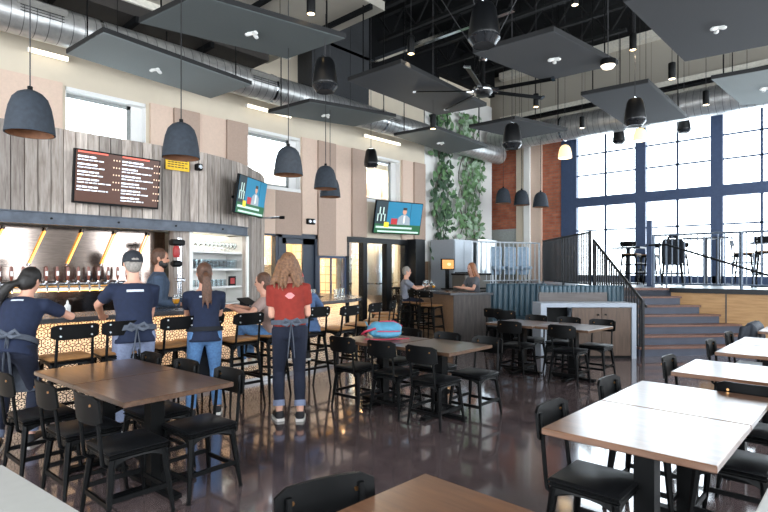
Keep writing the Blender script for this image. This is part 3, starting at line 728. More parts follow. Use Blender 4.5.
# acoustic panels
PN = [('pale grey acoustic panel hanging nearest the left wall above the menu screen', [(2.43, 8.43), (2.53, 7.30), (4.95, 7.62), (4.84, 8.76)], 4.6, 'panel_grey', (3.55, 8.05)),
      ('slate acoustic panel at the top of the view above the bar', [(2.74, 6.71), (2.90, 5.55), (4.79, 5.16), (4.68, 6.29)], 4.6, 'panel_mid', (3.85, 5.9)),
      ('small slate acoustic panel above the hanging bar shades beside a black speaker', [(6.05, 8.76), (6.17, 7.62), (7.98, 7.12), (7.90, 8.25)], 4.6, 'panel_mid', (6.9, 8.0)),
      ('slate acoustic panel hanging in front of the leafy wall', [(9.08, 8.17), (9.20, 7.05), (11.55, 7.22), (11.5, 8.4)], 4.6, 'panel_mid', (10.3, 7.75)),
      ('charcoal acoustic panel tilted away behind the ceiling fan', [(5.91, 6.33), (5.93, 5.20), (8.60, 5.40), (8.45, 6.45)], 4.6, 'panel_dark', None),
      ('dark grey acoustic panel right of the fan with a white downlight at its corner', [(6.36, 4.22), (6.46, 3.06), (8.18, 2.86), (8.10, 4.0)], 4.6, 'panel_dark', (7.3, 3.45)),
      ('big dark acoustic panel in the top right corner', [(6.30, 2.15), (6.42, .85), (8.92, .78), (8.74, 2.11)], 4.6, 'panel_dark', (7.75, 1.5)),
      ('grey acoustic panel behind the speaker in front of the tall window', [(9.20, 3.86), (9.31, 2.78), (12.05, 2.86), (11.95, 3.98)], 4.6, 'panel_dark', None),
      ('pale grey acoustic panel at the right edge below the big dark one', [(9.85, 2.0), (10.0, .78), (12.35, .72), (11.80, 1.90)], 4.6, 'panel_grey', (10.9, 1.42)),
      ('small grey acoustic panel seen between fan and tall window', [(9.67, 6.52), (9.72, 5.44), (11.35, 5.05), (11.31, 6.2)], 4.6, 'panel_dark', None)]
for lab, q, z, mt_, fit in PN:
    cx, cy = sum(p[0] for p in q)/4, sum(p[1] for p in q)/4
    t = thing('acoustic_panel', lab, 'ceiling panel', (cx, cy, z), 0, 'acoustic panels hung from the ceiling')
    loc = [(x-cx, y-cy) for x, y in q]
    MB().prism([(x*.99, y*.985) for x, y in loc], 0, .03).build('felt_face', mt_, t)
    MB().prism(loc, .008, .07).build('edge_tray', 'panel_edge', t)
    top = 5.9 if cy > 6.1 and cx < 6.0 else HC
    if cy > 8.4: top = 5.6
    for i, (x, y) in enumerate(loc): MB().cyl((x*.8, y*.8, .06), (x*.8, y*.8, top-z), .004 if i % 2 else .011, 6).build('hanger_rod', 'black', t)
    if fit:
        fx, fy = fit[0]-cx, fit[1]-cy; m = MB(); m.cyl((fx, fy, 0), (fx, fy, -.02), .03)
        for k in range(3): a = 2*pi*k/3+.4; m.tube([(fx, fy, -.01), (fx+.07*cos(a), fy+.07*sin(a), -.03)], [.02, .028], 8); m.ell((fx+.075*cos(a), fy+.075*sin(a), -.035), (.03, .03, .02), 8, 5)
        m.build('triple_spot', 'white', t, True)
# pendants
def make_bell(shade='bell', lit=False):
    t = thing('bell_pendant', '', 'pendant lamp')
    pr = [(.2, 0), (.197, .04), (.186, .14), (.168, .24), (.14, .32), (.1, .365), (.055, .388), (.02, .395)]
    MB().lathe(pr, n=32).build('shade', shade, t, True)
    MB().lathe([(r-.012, z+.0) for r, z in pr[:-1]]+[(.012, .375)], n=32).build('shade_lining', 'bell_in' if not lit else 'lamp_soft', t, True)
    MB().lathe([(.2, 0), (.188, 0)], n=32).build('rim', shade, t)
    MB().cyl((0, 0, .37), (0, 0, .43), .022).build('cap', 'black', t)
    MB().ell((0, 0, .17), (.035, .035, .05), 12, 8).build('bulb', 'lamp_soft' if lit else 'white', t, True)
    MB().cyl((0, 0, .22), (0, 0, .37), .018).build('lamp_holder', 'black', t)
    return t
bl = make_bell()
BL = [(1.33, 5.62, 2.78, 'blue-grey bell pendant lamp at the far left beside the menu screen'), (2.78, 5.68, 2.79, 'blue-grey bell pendant lamp hanging in front of the yellow sign'),
      (4.46, 5.97, 2.85, 'blue-grey bell pendant lamp between the tilted television and the second window'), (5.95, 6.92, 2.92, 'blue-grey bell pendant lamp in front of another shade right of the second window'),
      (6.75, 7.72, 2.93, 'blue-grey bell pendant lamp half hidden behind the shade in front of it'),
      (13.9, 8.16, 3.48, 'dark bell pendant lamp over the deck, first of three by the brick'), (14.3, 7.78, 3.43, 'dark bell pendant lamp over the deck, middle of three by the brick'), (14.75, 7.40, 3.38, 'dark bell pendant lamp over the deck, last of three by the brick pilaster')]
for i, (x, y, z, lab) in enumerate(BL):
    p = place(bl, lab, (x, y, z), 0, 'bell pendant lamps', i == 0)
    if i > 4: p.scale = (1.15,)*3
    top = ptop(x, y, z)
    MB().cyl((0, 0, .42), (0, 0, (top-z)/p.scale[2]), .006, 6).build('cord', 'cable', p)
MT['lamp_shade'] = glow('glowing_shade', '#ffd9a0', .75); wl = make_bell('lamp_shade', True)
for i, (x, y, z, lab) in enumerate([(13.0, 5.86, 4.36, 'glowing white bell lamp by the brick at the edge of the tall window'), (14.55, 4.55, 4.85, 'glowing white bell lamp under the duct in front of the tall window')]):
    p = place(wl, lab, (x, y, z), 0, None, i == 0); p.scale = (.85,)*3
    MB().cyl((0, 0, .42), (0, 0, (HC-z)/.85), .006, 6).build('cord', 'cable', p)
# speakers
def make_speaker():
    t = thing('pendant_speaker', '', 'speaker')
    MB().lathe([(.03, .44), (.1, .43), (.125, .38), (.15, .24), (.165, .12), (.165, .09), (.145, .04)], n=28).build('shell', 'speaker', t, True)
    MB().lathe([(.166, .092), (.168, .07), (.115, .0), (.105, .002)], n=28).build('chamfer_ring', plain('grey_speaker_ring', '#1e2023', .22), t, True)
    MB().lathe([(.115, .001), (.06, .006), (.001, .008)], n=28).build('grille', plain('dark_speaker_grille', '#232427', .6), t, True)
    MB().tube([(-.05, 0, .43), (-.05, 0, .47), (.05, 0, .47), (.05, 0, .43)], .008, 6).build('bracket', 'chrome', t)
    return t
sp = make_speaker()
def at(px, py, d): 
    l = (px-384)/532*d; return (d*cos(HEAD)+l*sin(HEAD), d*sin(HEAD)-l*cos(HEAD), 1.57+(268-py)/532*d)
SPK = [(325, 92, 7.0, 'black pendant speaker hanging above the bar shades'), (484, 46, 5.6, 'black pendant speaker above the ceiling fan'), (512, 149, 9.3, 'black pendant speaker hanging over the teal booth'),
       (635, 126, 8.6, 'dark pendant speaker in front of the square grey panel'), (371, 168, 12.4, 'small dark pendant speaker hanging in front of the last left window'),
       (619, 144, 14.75, 'dark pendant speaker against the glass left of the lit white lamp'), (684, 133, 14.0, 'dark pendant speaker against the glass right of the lit white lamp')]
for i, (px, py, d, lab) in enumerate(SPK):
    x, y, z = at(px, py, d); p = place(sp, lab, (x, y, z), 0, 'pendant speakers', i == 0)
    top = ptop(x, y, z)
    MB().cyl((0, 0, .47), (0, 0, top-z), .006, 6).build('cable', 'cable', p)
# cylinder downlights
def make_down():
    t = thing('cylinder_downlight', '', 'downlight')
    MB().lathe([(.052, 0), (.055, .005), (.055, .255), (.05, .26), (.001, .26)], n=18).build('can', 'black', t, True)
    MB().lathe([(.046, .003), (.001, .004)], n=16).build('lens', 'lamp', t)
    MB().lathe([(.055, .0), (.045, .0)], n=16).build('trim_ring', 'steelbolt', t)
    return t
dl = make_down()
DLS = [(311, 14, 6.6, 'black cylinder downlight at the top left of centre by the beige soffit'), (411, 54, 8.0, 'lit black cylinder downlight below the roof joists left of the fan'), (575, 5, 8.4, 'black cylinder downlight at the very top above the grey panel'),
       (633, 50, 8.6, 'black cylinder downlight beside the vertical rod right of the fan'), (672, 79, 8.6, 'black cylinder downlight in front of the beige siding below the big panel'), (706, 105, 9.8, 'black cylinder downlight just above the duct at right'),
       (582, 128, 12.4, 'small cylinder downlight left of the square grey panel'), (536, 107, 10.6, 'small cylinder downlight at the right tip of the fan'), (352, 145, 13.2, 'small cylinder downlight hanging before the taupe wall panel'), (433, 129, 9.6, 'cylinder downlight in front of the top of the leafy wall')]
for i, (px, py, d, lab) in enumerate(DLS):
    x, y, z = at(px, py, d); p = place(dl, lab, (x, y, z), 0, 'cylinder downlights', i == 0)
    top = ptop(x, y, z)
    MB().cyl((0, 0, .26), (0, 0, top-z), .005, 6).build('cord', 'cable', p)
for px, py, d in ((311, 14, 6.6), (411, 54, 8.0), (633, 50, 8.6), (672, 79, 8.6)):
    x, y, z = at(px, py, d); l = bpy.data.lights.new('downlight_beam', 'SPOT'); l.energy = 40; l.color = (1, .8, .55); l.spot_size = R(50); l.shadow_soft_size = .04
    o = bpy.data.objects.new('downlight_beam', l); COL.objects.link(o); o.location = (x, y, z-.02)
x, y, z = at(608, 67, 7.7)
t = thing('dome_downlight', 'white dome downlight at the right corner of the dark panel beside the fan', 'downlight', (x, y, z)); MB().lathe([(.1, .05), (.1, .02), (.07, -.02), (.02, -.035), (.001, -.036)], n=18).build('lens', 'lamp_soft', t, True); MB().cyl((0, 0, .02), (0, 0, .1), .11, 18).build('housing', 'black', t); MB().cyl((0, 0, .1), (0, 0, HC-z), .006).build('cord', 'cable', t)
# fan
fx, fy, fz = at(483, 91, 9.0)
t = thing('ceiling_fan', 'large dark ceiling fan with five long blades on guy wires', 'ceiling fan', (fx, fy, fz), HEAD-pi/2)
MB().lathe([(.001, -.09), (.12, -.08), (.17, -.02), (.17, .05), (.1, .09), (.04, .12)], n=24).build('motor_hub', 'speaker', t, True)
MB().lathe([(.172, -.012), (.176, .0), (.176, .03), (.172, .042)], n=24).build('trim_band', 'chrome', t, True)
MB().cyl((0, 0, .1), (0, 0, HC-fz), .035, 12).build('downrod', 'black', t); MB().lathe([(.05, .5), (.07, .53), (.07, .57), (.05, .6)], n=14).build('guy_collar', 'chrome', t)
for k in range(5):
    a = R([-18, 30, 112, 183, 245][k]); c, s = cos(a), -sin(a)
    m = MB(); rt = M4.Rotation(-a, 3, 'Z') @ M4.Rotation(R(-14), 3, 'X')
    m.box(rt @ V((.68, 0, 0)), (1.0, .1, .018), rot=rt, bev=.008); b = m.build('blade', 'black', t)
    MB().box(rt @ V((.2, 0, -.005)), (.16, .07, .024), rot=rt).build('blade_iron', 'chrome', b); MB().box(rt @ V((1.16, 0, .0)), (.05, .105, .026), rot=rt).build('tip_cap', 'chrome', b)
for k in range(4):
    a = pi/4+k*pi/2+.3; MB().cyl((.05*cos(a), .05*sin(a), .55), (1.9*cos(a), 1.9*sin(a), HC-fz), .008, 6).build('guy_wire', 'cable', t)
# open web joists under the dark roof
for k, x in enumerate((7.4, 8.6, 9.8, 11.0, 12.2, 13.4)):
    m = MB(); m.b2((x-.06, 4.5, 7.9), (x+.06, 9.5, 8.0)); m.b2((x-.05, 4.5, 7.3), (x+.05, 9.5, 7.37)); y = 4.5; i = 0
    while y < 9.4: m.tube([(x, y, 7.35 if i % 2 else 7.92), (x, y+.4, 7.92 if i % 2 else 7.35)], .022, 6); y += .4; i += 1
    struct(m.build('beam_%d' % (k+1), plain('joist_steel_%d' % k, '#08090a', .9)))
struct(MB().b2((9.2, 5.2, 6.55), (9.3, 9.5, 6.63)).b2((6.9, 9.0, 6.55), (9.2, 9.08, 6.62)).build('beam_7', 'chrome'))
# ------------------------------------------------------------------ tables
def make_table(top='tabletop', w=.78, h=.75, d=None):
    d = d or w; t = thing('dining_table', '', 'table')
    MB().box((0, 0, h-.0175), (w, d, .035), bev=.004).build('tabletop', top, t)
    MB().box((0, 0, h/2-.01), (.1, .1, h-.06)).build('column', 'black', t)
    MB().box((0, 0, h-.045), (.42, .42, .02)).build('mounting_plate', 'black', t)
    MB().box((0, 0, .025), (.62, .075, .035), bev=.006).box((0, 0, .025), (.075, .62, .035), bev=.006).build('base', 'black', t)
    for a in range(4): MB().cyl((.28*cos(a*pi/2), .28*sin(a*pi/2), 0), (.28*cos(a*pi/2), .28*sin(a*pi/2), .012), .02, 8).build('foot', 'black', t)
    return t
tb0 = make_table(); tb1 = make_table('tabletop2'); tbw = make_table('white_top')
TBL = [(1.65, 3.775, .06, 'brown wooden table nearer the camera in the left pair ringed by black chairs'), (1.605, 4.56, .06, 'brown wooden table on the bar side of the left pair, behind the standing staff'),
       (4.55, 3.42, .0, 'brown wooden table at the front of the middle pair'), (4.50, 4.22, .0, 'brown wooden table carrying the blue backpack in the middle of the room'),
       (7.30, 3.16, -.05, 'far brown table in front of the white-framed cabinet'), (7.28, 3.95, -.05, 'far brown table next to the dark counter end, left of the cabinet')]
for i, (x, y, r, lab) in enumerate(TBL): place(tb0, lab, (x, y, 0), r, 'dining tables', i == 0)
TB2 = [(2.94, .885, 0, 'large foreground table at right shining in the window light, left half of a pair'), (3.73, .885, 0, 'right half of the shining foreground table pair, behind the seam'), (5.03, .83, 0, 'shining wooden table second back along the right side'),
       (6.40, .80, 0, 'shining wooden table third back along the right side'), (7.19, .80, 0, 'shining wooden table fourth back along the right side, behind the seam'), (8.75, .78, 0, 'last shining table at the right edge below the draped jacket'),
       (1.27, .95, -.02, 'wooden table corner at the bottom of the view in front of a single chair')]
for i, (x, y, r, lab) in enumerate(TB2): place(tb1, lab, (x, y, 0), r, 'dining tables', i == 0)
TB3 = [(.19, 2.25, .107, 'white tabletop filling the bottom left corner'), (2.1, -.08, 0, 'white tabletop just showing in the bottom right corner')]
for i, (x, y, r, lab) in enumerate(TB3): place(tbw, lab, (x, y, 0), r, 'white tables', i == 0)

# ------------------------------------------------------------------ chairs and stools
def curved_back(mb, x, w, z0, z1, bow, th, lean=0, n=8):
    pts = []
    for i in range(n+1):
        u = -1+2*i/n; y = u*w/2; dx = -bow*(1-u*u)
        ch = .022 if abs(u) == 1 else 0
        pts.append((dx, y, ch))
    rg = []
    for dx, y, ch in pts:
        a, b = z0+ch, z1-ch
        rg.append([V((x+dx, y, a)), V((x+dx+th, y, a)), V((x+dx+th-lean, y, b)), V((x+dx-lean, y, b))])
    mb.rings(rg)
def make_chair(kind='chair'):
    st = kind == 'stool'
    H_ = .745 if st else .445; n_ = 'bar_stool' if st else 'dining_chair'
    t = thing(n_, '', 'stool' if st else 'chair'); s = .175
    MB().box((0, 0, H_+.012), (.375, .375, .026 if not st else .034), bev=.022).build('seat', 'stoolseat' if st else 'pad', t, True)
    f = MB()
    f.box((0, 0, H_-.012), (.37, .37, .028), bev=.012)
    for a in range(4):   # arched apron plates
        rt = M4.Rotation(a*pi/2, 3, 'Z'); n = 8; top = []; 
        for i in range(n+1):
            u = -1+2*i/n; z = H_-.035-.05*abs(u)**3
            top.append((rt @ V((.172, u*.17, H_-.02)), rt @ V((.178, u*.17, z)), rt @ V((.170, u*.17, z)), rt @ V((.166, u*.17, H_-.02))))
        f.rings([list(q) for q in top])
    f.build('seat_frame', 'black', t)
    spl = .05 if st else .03
    for sx in (1, -1):
        for sy in (1, -1):
            a, b = V((sx*.158, sy*.158, H_-.03)), V((sx*(.172+spl), sy*(.172+spl), .012)); m = MB()
            m.tube([a, a.lerp(b, .55), b], [.024, .019, .012], 6); m.cyl(b, b-V((0, 0, .012)), .015, 8)
            m.build('leg', 'black', t)
    def lv(z): k = 1-z/H_; return .158+(.014+spl)*k
    m = MB()
    for z in ((.28, .5) if st else (.15,)):
        L = lv(z)
        for sy in (1, -1): m.box((0, sy*L, z+(.04 if st else .03)), (2*L, .014, .03))
        for sx in (1, -1): m.box((sx*L, 0, z), (.014, 2*L, .03))
    m.build('stretcher', 'black', t)
    top = H_+(.37 if not st else .33); 
    for sy in (1, -1):
        MB().tube([(-.06, sy*.13, H_-.04), (-.17, sy*.14, H_-.075), (-.205, sy*.145, H_-.05), (-.215, sy*.145, H_+.03), (-.245, sy*.14, top-.03)], .0125, 8).build('back_post', 'black', t, True)
    m = MB(); curved_back(m, -.238, .385, top-(.175 if not st else .135), top, .035, .014, .016); bk = m.build('backrest', 'black', t, True)
    for sy in (1, -1):
        for z in ((top-.055,) if not st else (top-.03, top-.1)):
            MB().cyl((-.2745, sy*.125, z), (-.25, sy*.125, z), .0085, 8).build('bolt', 'bolt' if not st else 'steelbolt', bk)
    return t
ch = make_chair(); stl = make_chair('stool')
CH = [(1.37, 3.53, .03, 'black metal chair nearest the camera on the left side of the left table'), (1.30, 4.10, .05, 'black metal chair in the middle of the left side of the left table'), (1.20, 4.72, .05, 'black metal chair at the far left corner of the left table'),
      (1.88, 3.56, pi+.06, 'black metal chair with a whole seat in view on the right of the left table'), (1.84, 4.16, pi+.04, 'black metal chair in the middle of the right side of the left table'), (1.80, 4.74, pi+.03, 'black metal chair behind the left table nearest the capped man'),
      (4.27, 3.27, 0, 'black metal chair on the near side of the middle table, closest of three'), (4.28, 3.82, .04, 'black metal chair in the middle of the near side of the middle table'), (4.22, 4.36, .06, 'black metal chair at the left end of the middle table near the backpack'),
      (4.80, 3.16, pi, 'black metal chair at the right end behind the middle table'), (4.83, 3.72, pi, 'black metal chair in the middle of the far side of the middle table'), (4.83, 4.30, pi, 'black metal chair behind the blue backpack'),
      (7.02, 3.10, 0, 'black metal chair in front of the far table before the cabinet'), (7.02, 3.88, 0, 'black metal chair in front of the far table nearest the dark counter'), (7.68, 3.00, pi, 'black metal chair behind the far table at its right end'),
      (7.70, 3.52, pi, 'black metal chair in the middle behind the far table'), (7.70, 4.06, pi, 'black metal chair behind the far table at its left end'),
      (2.82, 1.10, -pi/2, 'black chair with a padded seat at the near left of the shining foreground table'), (3.73, 1.12, -pi/2, 'black chair whose back shows above the far left edge of the foreground table'), (3.65, .62, pi/2, 'black chair tucked under the far side of the foreground table'),
      (5.00, 1.08, -pi/2, 'black chair at the left corner of the second shining table'), (4.42, .62, 0, 'dark chair between the foreground table and the second shining table'), (6.44, 1.06, -pi/2, 'black chair at the left corner of the third shining table'),
      (7.36, 1.06, -pi/2, 'black chair behind the third shining table near the steps'), (8.95, 1.05, -pi/2, 'dark chair with the jacket over it at the right edge'),
      (1.17, 1.20, -pi/2-.28, 'single black chair back at the bottom centre edge of the view')]
for i, (x, y, r, lab) in enumerate(CH): place(ch, lab, (x, y, 0), r, 'black metal dining chairs', i == 0)
STO = [(1.58, 5.46, pi/2, 'bar stool between the leaning woman and the capped man, left one'), (2.02, 5.46, pi/2-.1, 'bar stool just left of the capped man'), (2.55, 5.50, pi/2, 'bar stool just right of the capped man'),
       (2.93, 5.62, pi/2+.1, 'bar stool with a bare wooden seat beside the ponytailed woman'), (3.30, 5.38, pi/2, 'bar stool with its back showing right of the ponytailed woman'), (3.76, 5.50, pi/2+.35, 'bar stool under the person with tucked legs at the bar'), (4.42, 5.52, pi/2, 'bar stool under the person in the blue fleece'),
       (4.82, 5.38, pi/2+.1, 'bar stool first past the blue fleece at the bar curve'), (5.42, 5.52, pi/2+.25, 'bar stool second past the blue fleece at the bar curve'), (5.98, 5.72, pi/2+.5, 'bar stool third past the blue fleece at the bar curve'), (6.48, 6.02, pi/2+.75, 'bar stool at the far end of the bar curve'), (6.98, 6.5, pi-.4, 'last bar stool before the brewery glass')]
for i, (x, y, r, lab) in enumerate(STO): place(stl, lab, (x, y, 0), r, 'oak-seated bar stools', i == 0)

# ------------------------------------------------------------------ booth corner: local x runs right, local y runs away
BA = R(-46.2); BO = (8.56, 4.29, 0)
t = thing('back_bar_cabinet', 'white-framed cabinet with brown wooden doors beside the steps', 'cabinet', BO, BA)
w, dp, h = 1.66, .5, .96
m = MB(); m.b2((0, 0, h-.07), (w, dp, h)).b2((0, 0, 0), (.1, dp, h-.07)).b2((w-.08, 0, 0), (w, dp, h-.07)).b2((.12, .44, .0), (w-.08, dp, h-.07)); m.build('body', 'cab_white', t)
MB().b2((.12, .03, 0), (w-.08, .42, .05)).build('plinth', 'black', t)
MB().b2((.12, .06, .05), (.55, .4, .07)).build('shelf_board', 'counter_end', t); MB().b2((.12, .3, .07), (.56, .42, h-.08)).build('niche_back', 'black', t)
for a, b in ((.55, 1.06), (1.07, w-.085)):
    d = MB().b2((a, .02, .05), (b, .045, h-.08)).build('door', 'cab_wood', t); MB().cyl((b-.06 if a < .6 else a+.06, .02, h-.2), (b-.06 if a < .6 else a+.06, -.005, h-.2), .016, 10).build('knob', 'black', d)
def channels(mb, x0, x1, y, z0, z1, r, face=-1):
    n = round((x1-x0)/(2*r)); r = (x1-x0)/n/2
    for i in range(n):
        cx = x0+r*(2*i+1); rg = []
        for z, k in ((z0, 1), (z1-r*.7, 1), (z1-r*.25, .85), (z1, .4)):
            rg.append([V((cx+r*1.02*cos(q), y+face*(r*.9*k*max(0, sin(q))+.0)+(-face)*.12*max(0, -sin(q)), z)) for q in [2*pi*j/12 for j in range(12)]])
        mb.rings(rg)
t = thing('booth_bench', 'teal channel-backed bench with a brown board back behind the cabinet', 'bench', BO, BA)
m = MB(); channels(m, .22, 1.82, .78, .45, 1.24, .042); m.build('padded_back', 'teal', t, 50)
MB().b2((.16, .62, .5), (1.42, .665, 1.12)).build('board_back', 'bench_wood', t); MB().b2((.2, .86, .36), (1.82, 1.36, .48)).build('seat', 'teal', t, bevel=.03); MB().b2((.22, .67, 0), (1.8, 1.3, .36)).build('seat_base', 'black', t)
t = thing('booth_bench', 'long teal channel-backed booth bench below the white railing', 'bench', BO, BA)
m = MB(); channels(m, -.40, .95, 2.66, .46, 1.22, .062); m.build('padded_back', 'teal', t, 50)
MB().b2((-.40, 2.0, .36), (.95, 2.64, .5)).build('seat', 'teal', t, bevel=.03); MB().b2((-.38, 2.06, 0), (.93, 2.62, .36)).build('seat_base', 'black', t)
t = thing('booth_bench', 'teal side bench joining the two booth benches', 'bench', BO, BA)
MB().b2((1.0, 1.45, .36), (1.6, 2.6, .5)).build('seat', 'teal', t, bevel=.03); MB().b2((1.02, 1.46, 0), (1.58, 2.58, .36)).build('seat_base', 'black', t); MB().b2((1.6, 1.4, .0), (1.78, 2.7, 1.2)).build('padded_back', 'teal', t, bevel=.04)

# ------------------------------------------------------------------ dark counter with its high chairs
KA = R(-43); KO = (9.52, 6.8, 0)
t = thing('serving_counter', 'dark oak counter end with a pale shining top left of the booth', 'counter', KO, KA)
MB().prism([(0, 0), (.8, 0), (.8, .22), (.3, .4), (-.05, 2.2), (-.6, 2.2)], 0, .98).build('carcass', 'counter_side', t)
MB().b2((-.02, -.05, 0), (.8, 0.0, .98)).build('end_panel', 'counter_end', t)
MB().prism([(-.1, -.1), (.84, -.1), (.84, .26), (.36, .5), (.0, 2.3), (-.85, 2.3)], .98, 1.03).build('counter_top', 'bartop', t)
for i, (x, y, r, lab) in enumerate([(9.12, 7.12, .1, 'white-lit high chair at the left of the dark counter'), (9.75, 8.35, -.6, 'high stool under the seated grey-haired man'), (9.55, 7.75, -.3, 'dark high stool beside the seated man at the counter'), (10.62, 6.86, 1.9, 'high stool under the woman behind the counter')]):
    place(stl, lab, (x, y, 0), r, 'high stools at the dark counter')
for i, (x, y, r, lab) in enumerate([(8.7, 4.98, .2, 'dark chair in front of the teal booth, right of the counter end'), (8.95, 5.35, .1, 'dark chair against the teal booth with a shiny back')]):
    place(ch, lab, (x, y, 0), r, 'black metal dining chairs')
# ------------------------------------------------------------------ raised deck, steps, railings
DZ, DX = 1.155, 12.2
F0 = V((9.94, 3.11)); UU = V((.656, .755)); RR = V((.755, -.656)); TD = .26
E0 = F0+UU*TD*6; tx = (DX-E0.x)/RR.x; E1 = E0+RR*tx
dk = [(DX, -3.4), (16.15, -3.4), (16.15, 9.45), (12.5, 9.45), (11.6, 7.8), (13.8, 6.9), tuple(E0), tuple(E1)]
struct(MB().prism(dk, 0, DZ-.05).build('floor_deck_core', 'riser'))
struct(MB().prism(dk, DZ-.05, DZ).build('floor_deck', 'deck_floor'))
struct(MB().b2((DX-.03, -3.4, 0), (DX, E1.y-.02, DZ-.07)).build('wall_deck', 'deck_face'))
for k, y in enumerate((E1.y-1.0, E1.y-2.6)): N += 1; struct(MB().b2((DX-.04, y-.012, 0), (DX-.028, y+.012, DZ-.07)).build('trim_%d' % N, 'counter_end'))
N += 1; struct(MB().b2((DX-.07, -3.4, DZ-.09), (DX+.02, E1.y, DZ+.005)).build('trim_%d' % N, 'black_rail'))
t = thing('staircase', 'wide wooden steps with red-brown treads climbing to the deck', 'staircase')
for k in range(7):
    a = F0+UU*TD*k; z = .165*k; L = (DX-.04-a.x)/RR.x
    b = a+RR*(L-.12); d = a+UU*TD*(1 if k < 6 else .1)
    c = a+UU*TD*1.02 if k < 6 else a+UU*.1; c2 = c+RR*((DX-.04-c.x)/RR.x)
    q = [tuple(a+UU*.03), tuple(b+UU*.03), tuple(a+RR*L+UU*.02) if k < 6 else tuple(b+UU*.1), tuple(c2), tuple(c)]
    if k < 6:
        s = MB().prism([tuple(a+UU*.03), tuple(b+UU*.03), tuple(b+UU*.16), tuple(c2), tuple(c)], 0, z+.13).build('step', 'riser', t)
        MB().prism([tuple(a), tuple(b+RR*.02), tuple(b+RR*.02+UU*.14), tuple(c2), tuple(c)], z+.13, z+.165).build('tread', 'tread', s)
    else:
        s = MB().prism([tuple(a+UU*-.0), tuple(b+RR*.12), tuple(b+RR*.12+UU*.03), tuple(a+UU*.03)], z-.03, z+.12).build('step', 'riser', t)
        MB().prism([tuple(a-UU*.03), tuple(a+RR*L-UU*.03), tuple(a+RR*L+UU*.25), tuple(a+UU*.25)], z+.12, z+.167).build('tread', 'tread', s)
def railing(lab, p, q, n, mt_='black_rail', h=1.12, rb=.0, posts=2, bal=.011, pm=None, glassy=False, cat='railing', hand=0, base=DZ):
    p, q = V(p), V(q); t = thing('deck_railing', lab, cat, (p.x, p.y, p.z)); d = q-p; up = V((0, 0, 1)); pm = pm or mt_
    for i in range(posts):
        o = d*(i/(posts-1)); MB().tube([o, o+up*(h+.02)], .028, 4).build('post', pm, t)
    MB().tube([up*h, d+up*h], (.022), 8).build('top_rail', pm, t); MB().tube([up*.08, d+up*.08], .016, 8).build('bottom_rail', pm, t)
    if hand: 
        nrm = V((-d.y, d.x, 0)).normalized()*-.07
        MB().tube([up*hand+nrm, d+up*hand+nrm], .02, 8).build('handrail', pm, t)
    for i in range(1, n):
        o = d*(i/n); MB().cyl(o+up*.08, o+up*h, bal, 6).build('baluster', mt_, t)
    return t
e0 = E0+UU*.08
railing('dark dense railing running back from the stair newel beside the booth', (e0.x-.02, e0.y+.06, DZ), (13.75, 6.82, DZ), 34, 'black_rail', 1.16, posts=3, bal=.016)
MT['rail_pale'] = plain('pale_metal_rail', '#c4ccd4', .4, .3)
railing('pale railing on the deck edge above the long teal booth', (13.7, 6.92, DZ), (11.65, 7.75, DZ), 15, 'rail_pale', 1.1, bal=.016)
MT['rail_grey'] = plain('grey_metal_rail', '#5f6b7a', .4, .3)
railing('thin grey railing along the deck edge right of the steps', (DX+.2, E1.y+.38, DZ), (DX+.2, -1.2, DZ), 40, 'rail_grey', 1.12, posts=4, bal=.0115)
f = F0+RR*.06-UU*.0
railing('dark sloping stair railing at the left of the steps', (f.x, f.y, -.02), (e0.x, e0.y, DZ-.0), 20, 'black_rail', 1.0, posts=2, bal=.019, hand=.9)
t = thing('stair_handrail', 'black sloping handrail descending along the right of the steps', 'handrail')
pA, pB = V((DX-.08, E1.y+.05, DZ+.9)), V((DX-.08, .05, .9))
MB().tube([pA+V((0, .35, 0)), pA, pB, pB+V((-.02, -.3, 0))], .022, 10).build('rail', 'black_rail', t)
for k in range(1):
    o = pA.lerp(pB, k/3.2); zz = max(0, DZ*(1-k/3.2)); MB().cyl((o.x, o.y, zz), tuple(o), .014, 8).build('post', 'rail_grey', t)
t = thing('deck_post', 'tall navy square post standing at the top of the steps', 'post', (12.75, 3.78, DZ)); MB().box((0, 0, .74), (.1, .1, 1.48)).build('shaft', 'navy_frame', t); MB().box((0, 0, .01), (.18, .18, .02)).build('foot_plate', 'navy_frame', t)
# deck furniture in front of the tall window
MT['navy_dark'] = plain('navy_black_metal', '#1a2333', .4)
def hightable(lab, x, y, w, d, h, cols):
    t = thing('high_table', lab, 'table', (x, y, DZ)); MB().box((0, 0, h-.02), (d, w, .04)).build('tabletop', 'navy_dark', t)
    for c in cols: MB().box((0, c, h/2), (.09, .09, h-.06)).build('column', 'navy_dark', t)
    MB().box((0, 0, .02), (.5, w*.95, .03)).build('base', 'navy_dark', t)
hightable('tall dark table with twin columns on the deck before the window post', 14.7, 3.05, .95, .6, 1.15, (-.22, .05))
hightable('dark table on the deck by the stair newel, in front of the window', 14.3, 4.75, .75, .6, .95, (0,))
hightable('dark table on the deck at the right edge by the window', 14.2, 1.7, .8, .6, .98, (0,))
DK = [(13.9, 4.55, 0, 'dark stool on the deck left of the tall navy post'), (14.9, 4.4, pi, 'dark stool on the deck by the window left of the navy post'), (13.9, 3.62, .3, 'dark stool carrying the black coat on the deck'), (14.9, 3.75, pi, 'dark stool by the window behind the black coat'),
      (14.9, 2.35, -pi/2, 'dark stool right of the twin-column table on the deck'), (13.6, 1.75, 0, 'dark stool on the deck near the right edge'), (15.3, 6.9, pi/2, 'stool on the deck by the dense dark railing')]
for x, y, r, lab in DK: place(stl, lab, (x, y, DZ), r, 'stools on the deck')
MT['pale_blue'] = plain('pale_blue_vinyl', '#9fb9d0', .5)  # blue light falling on the seats, put into their colour
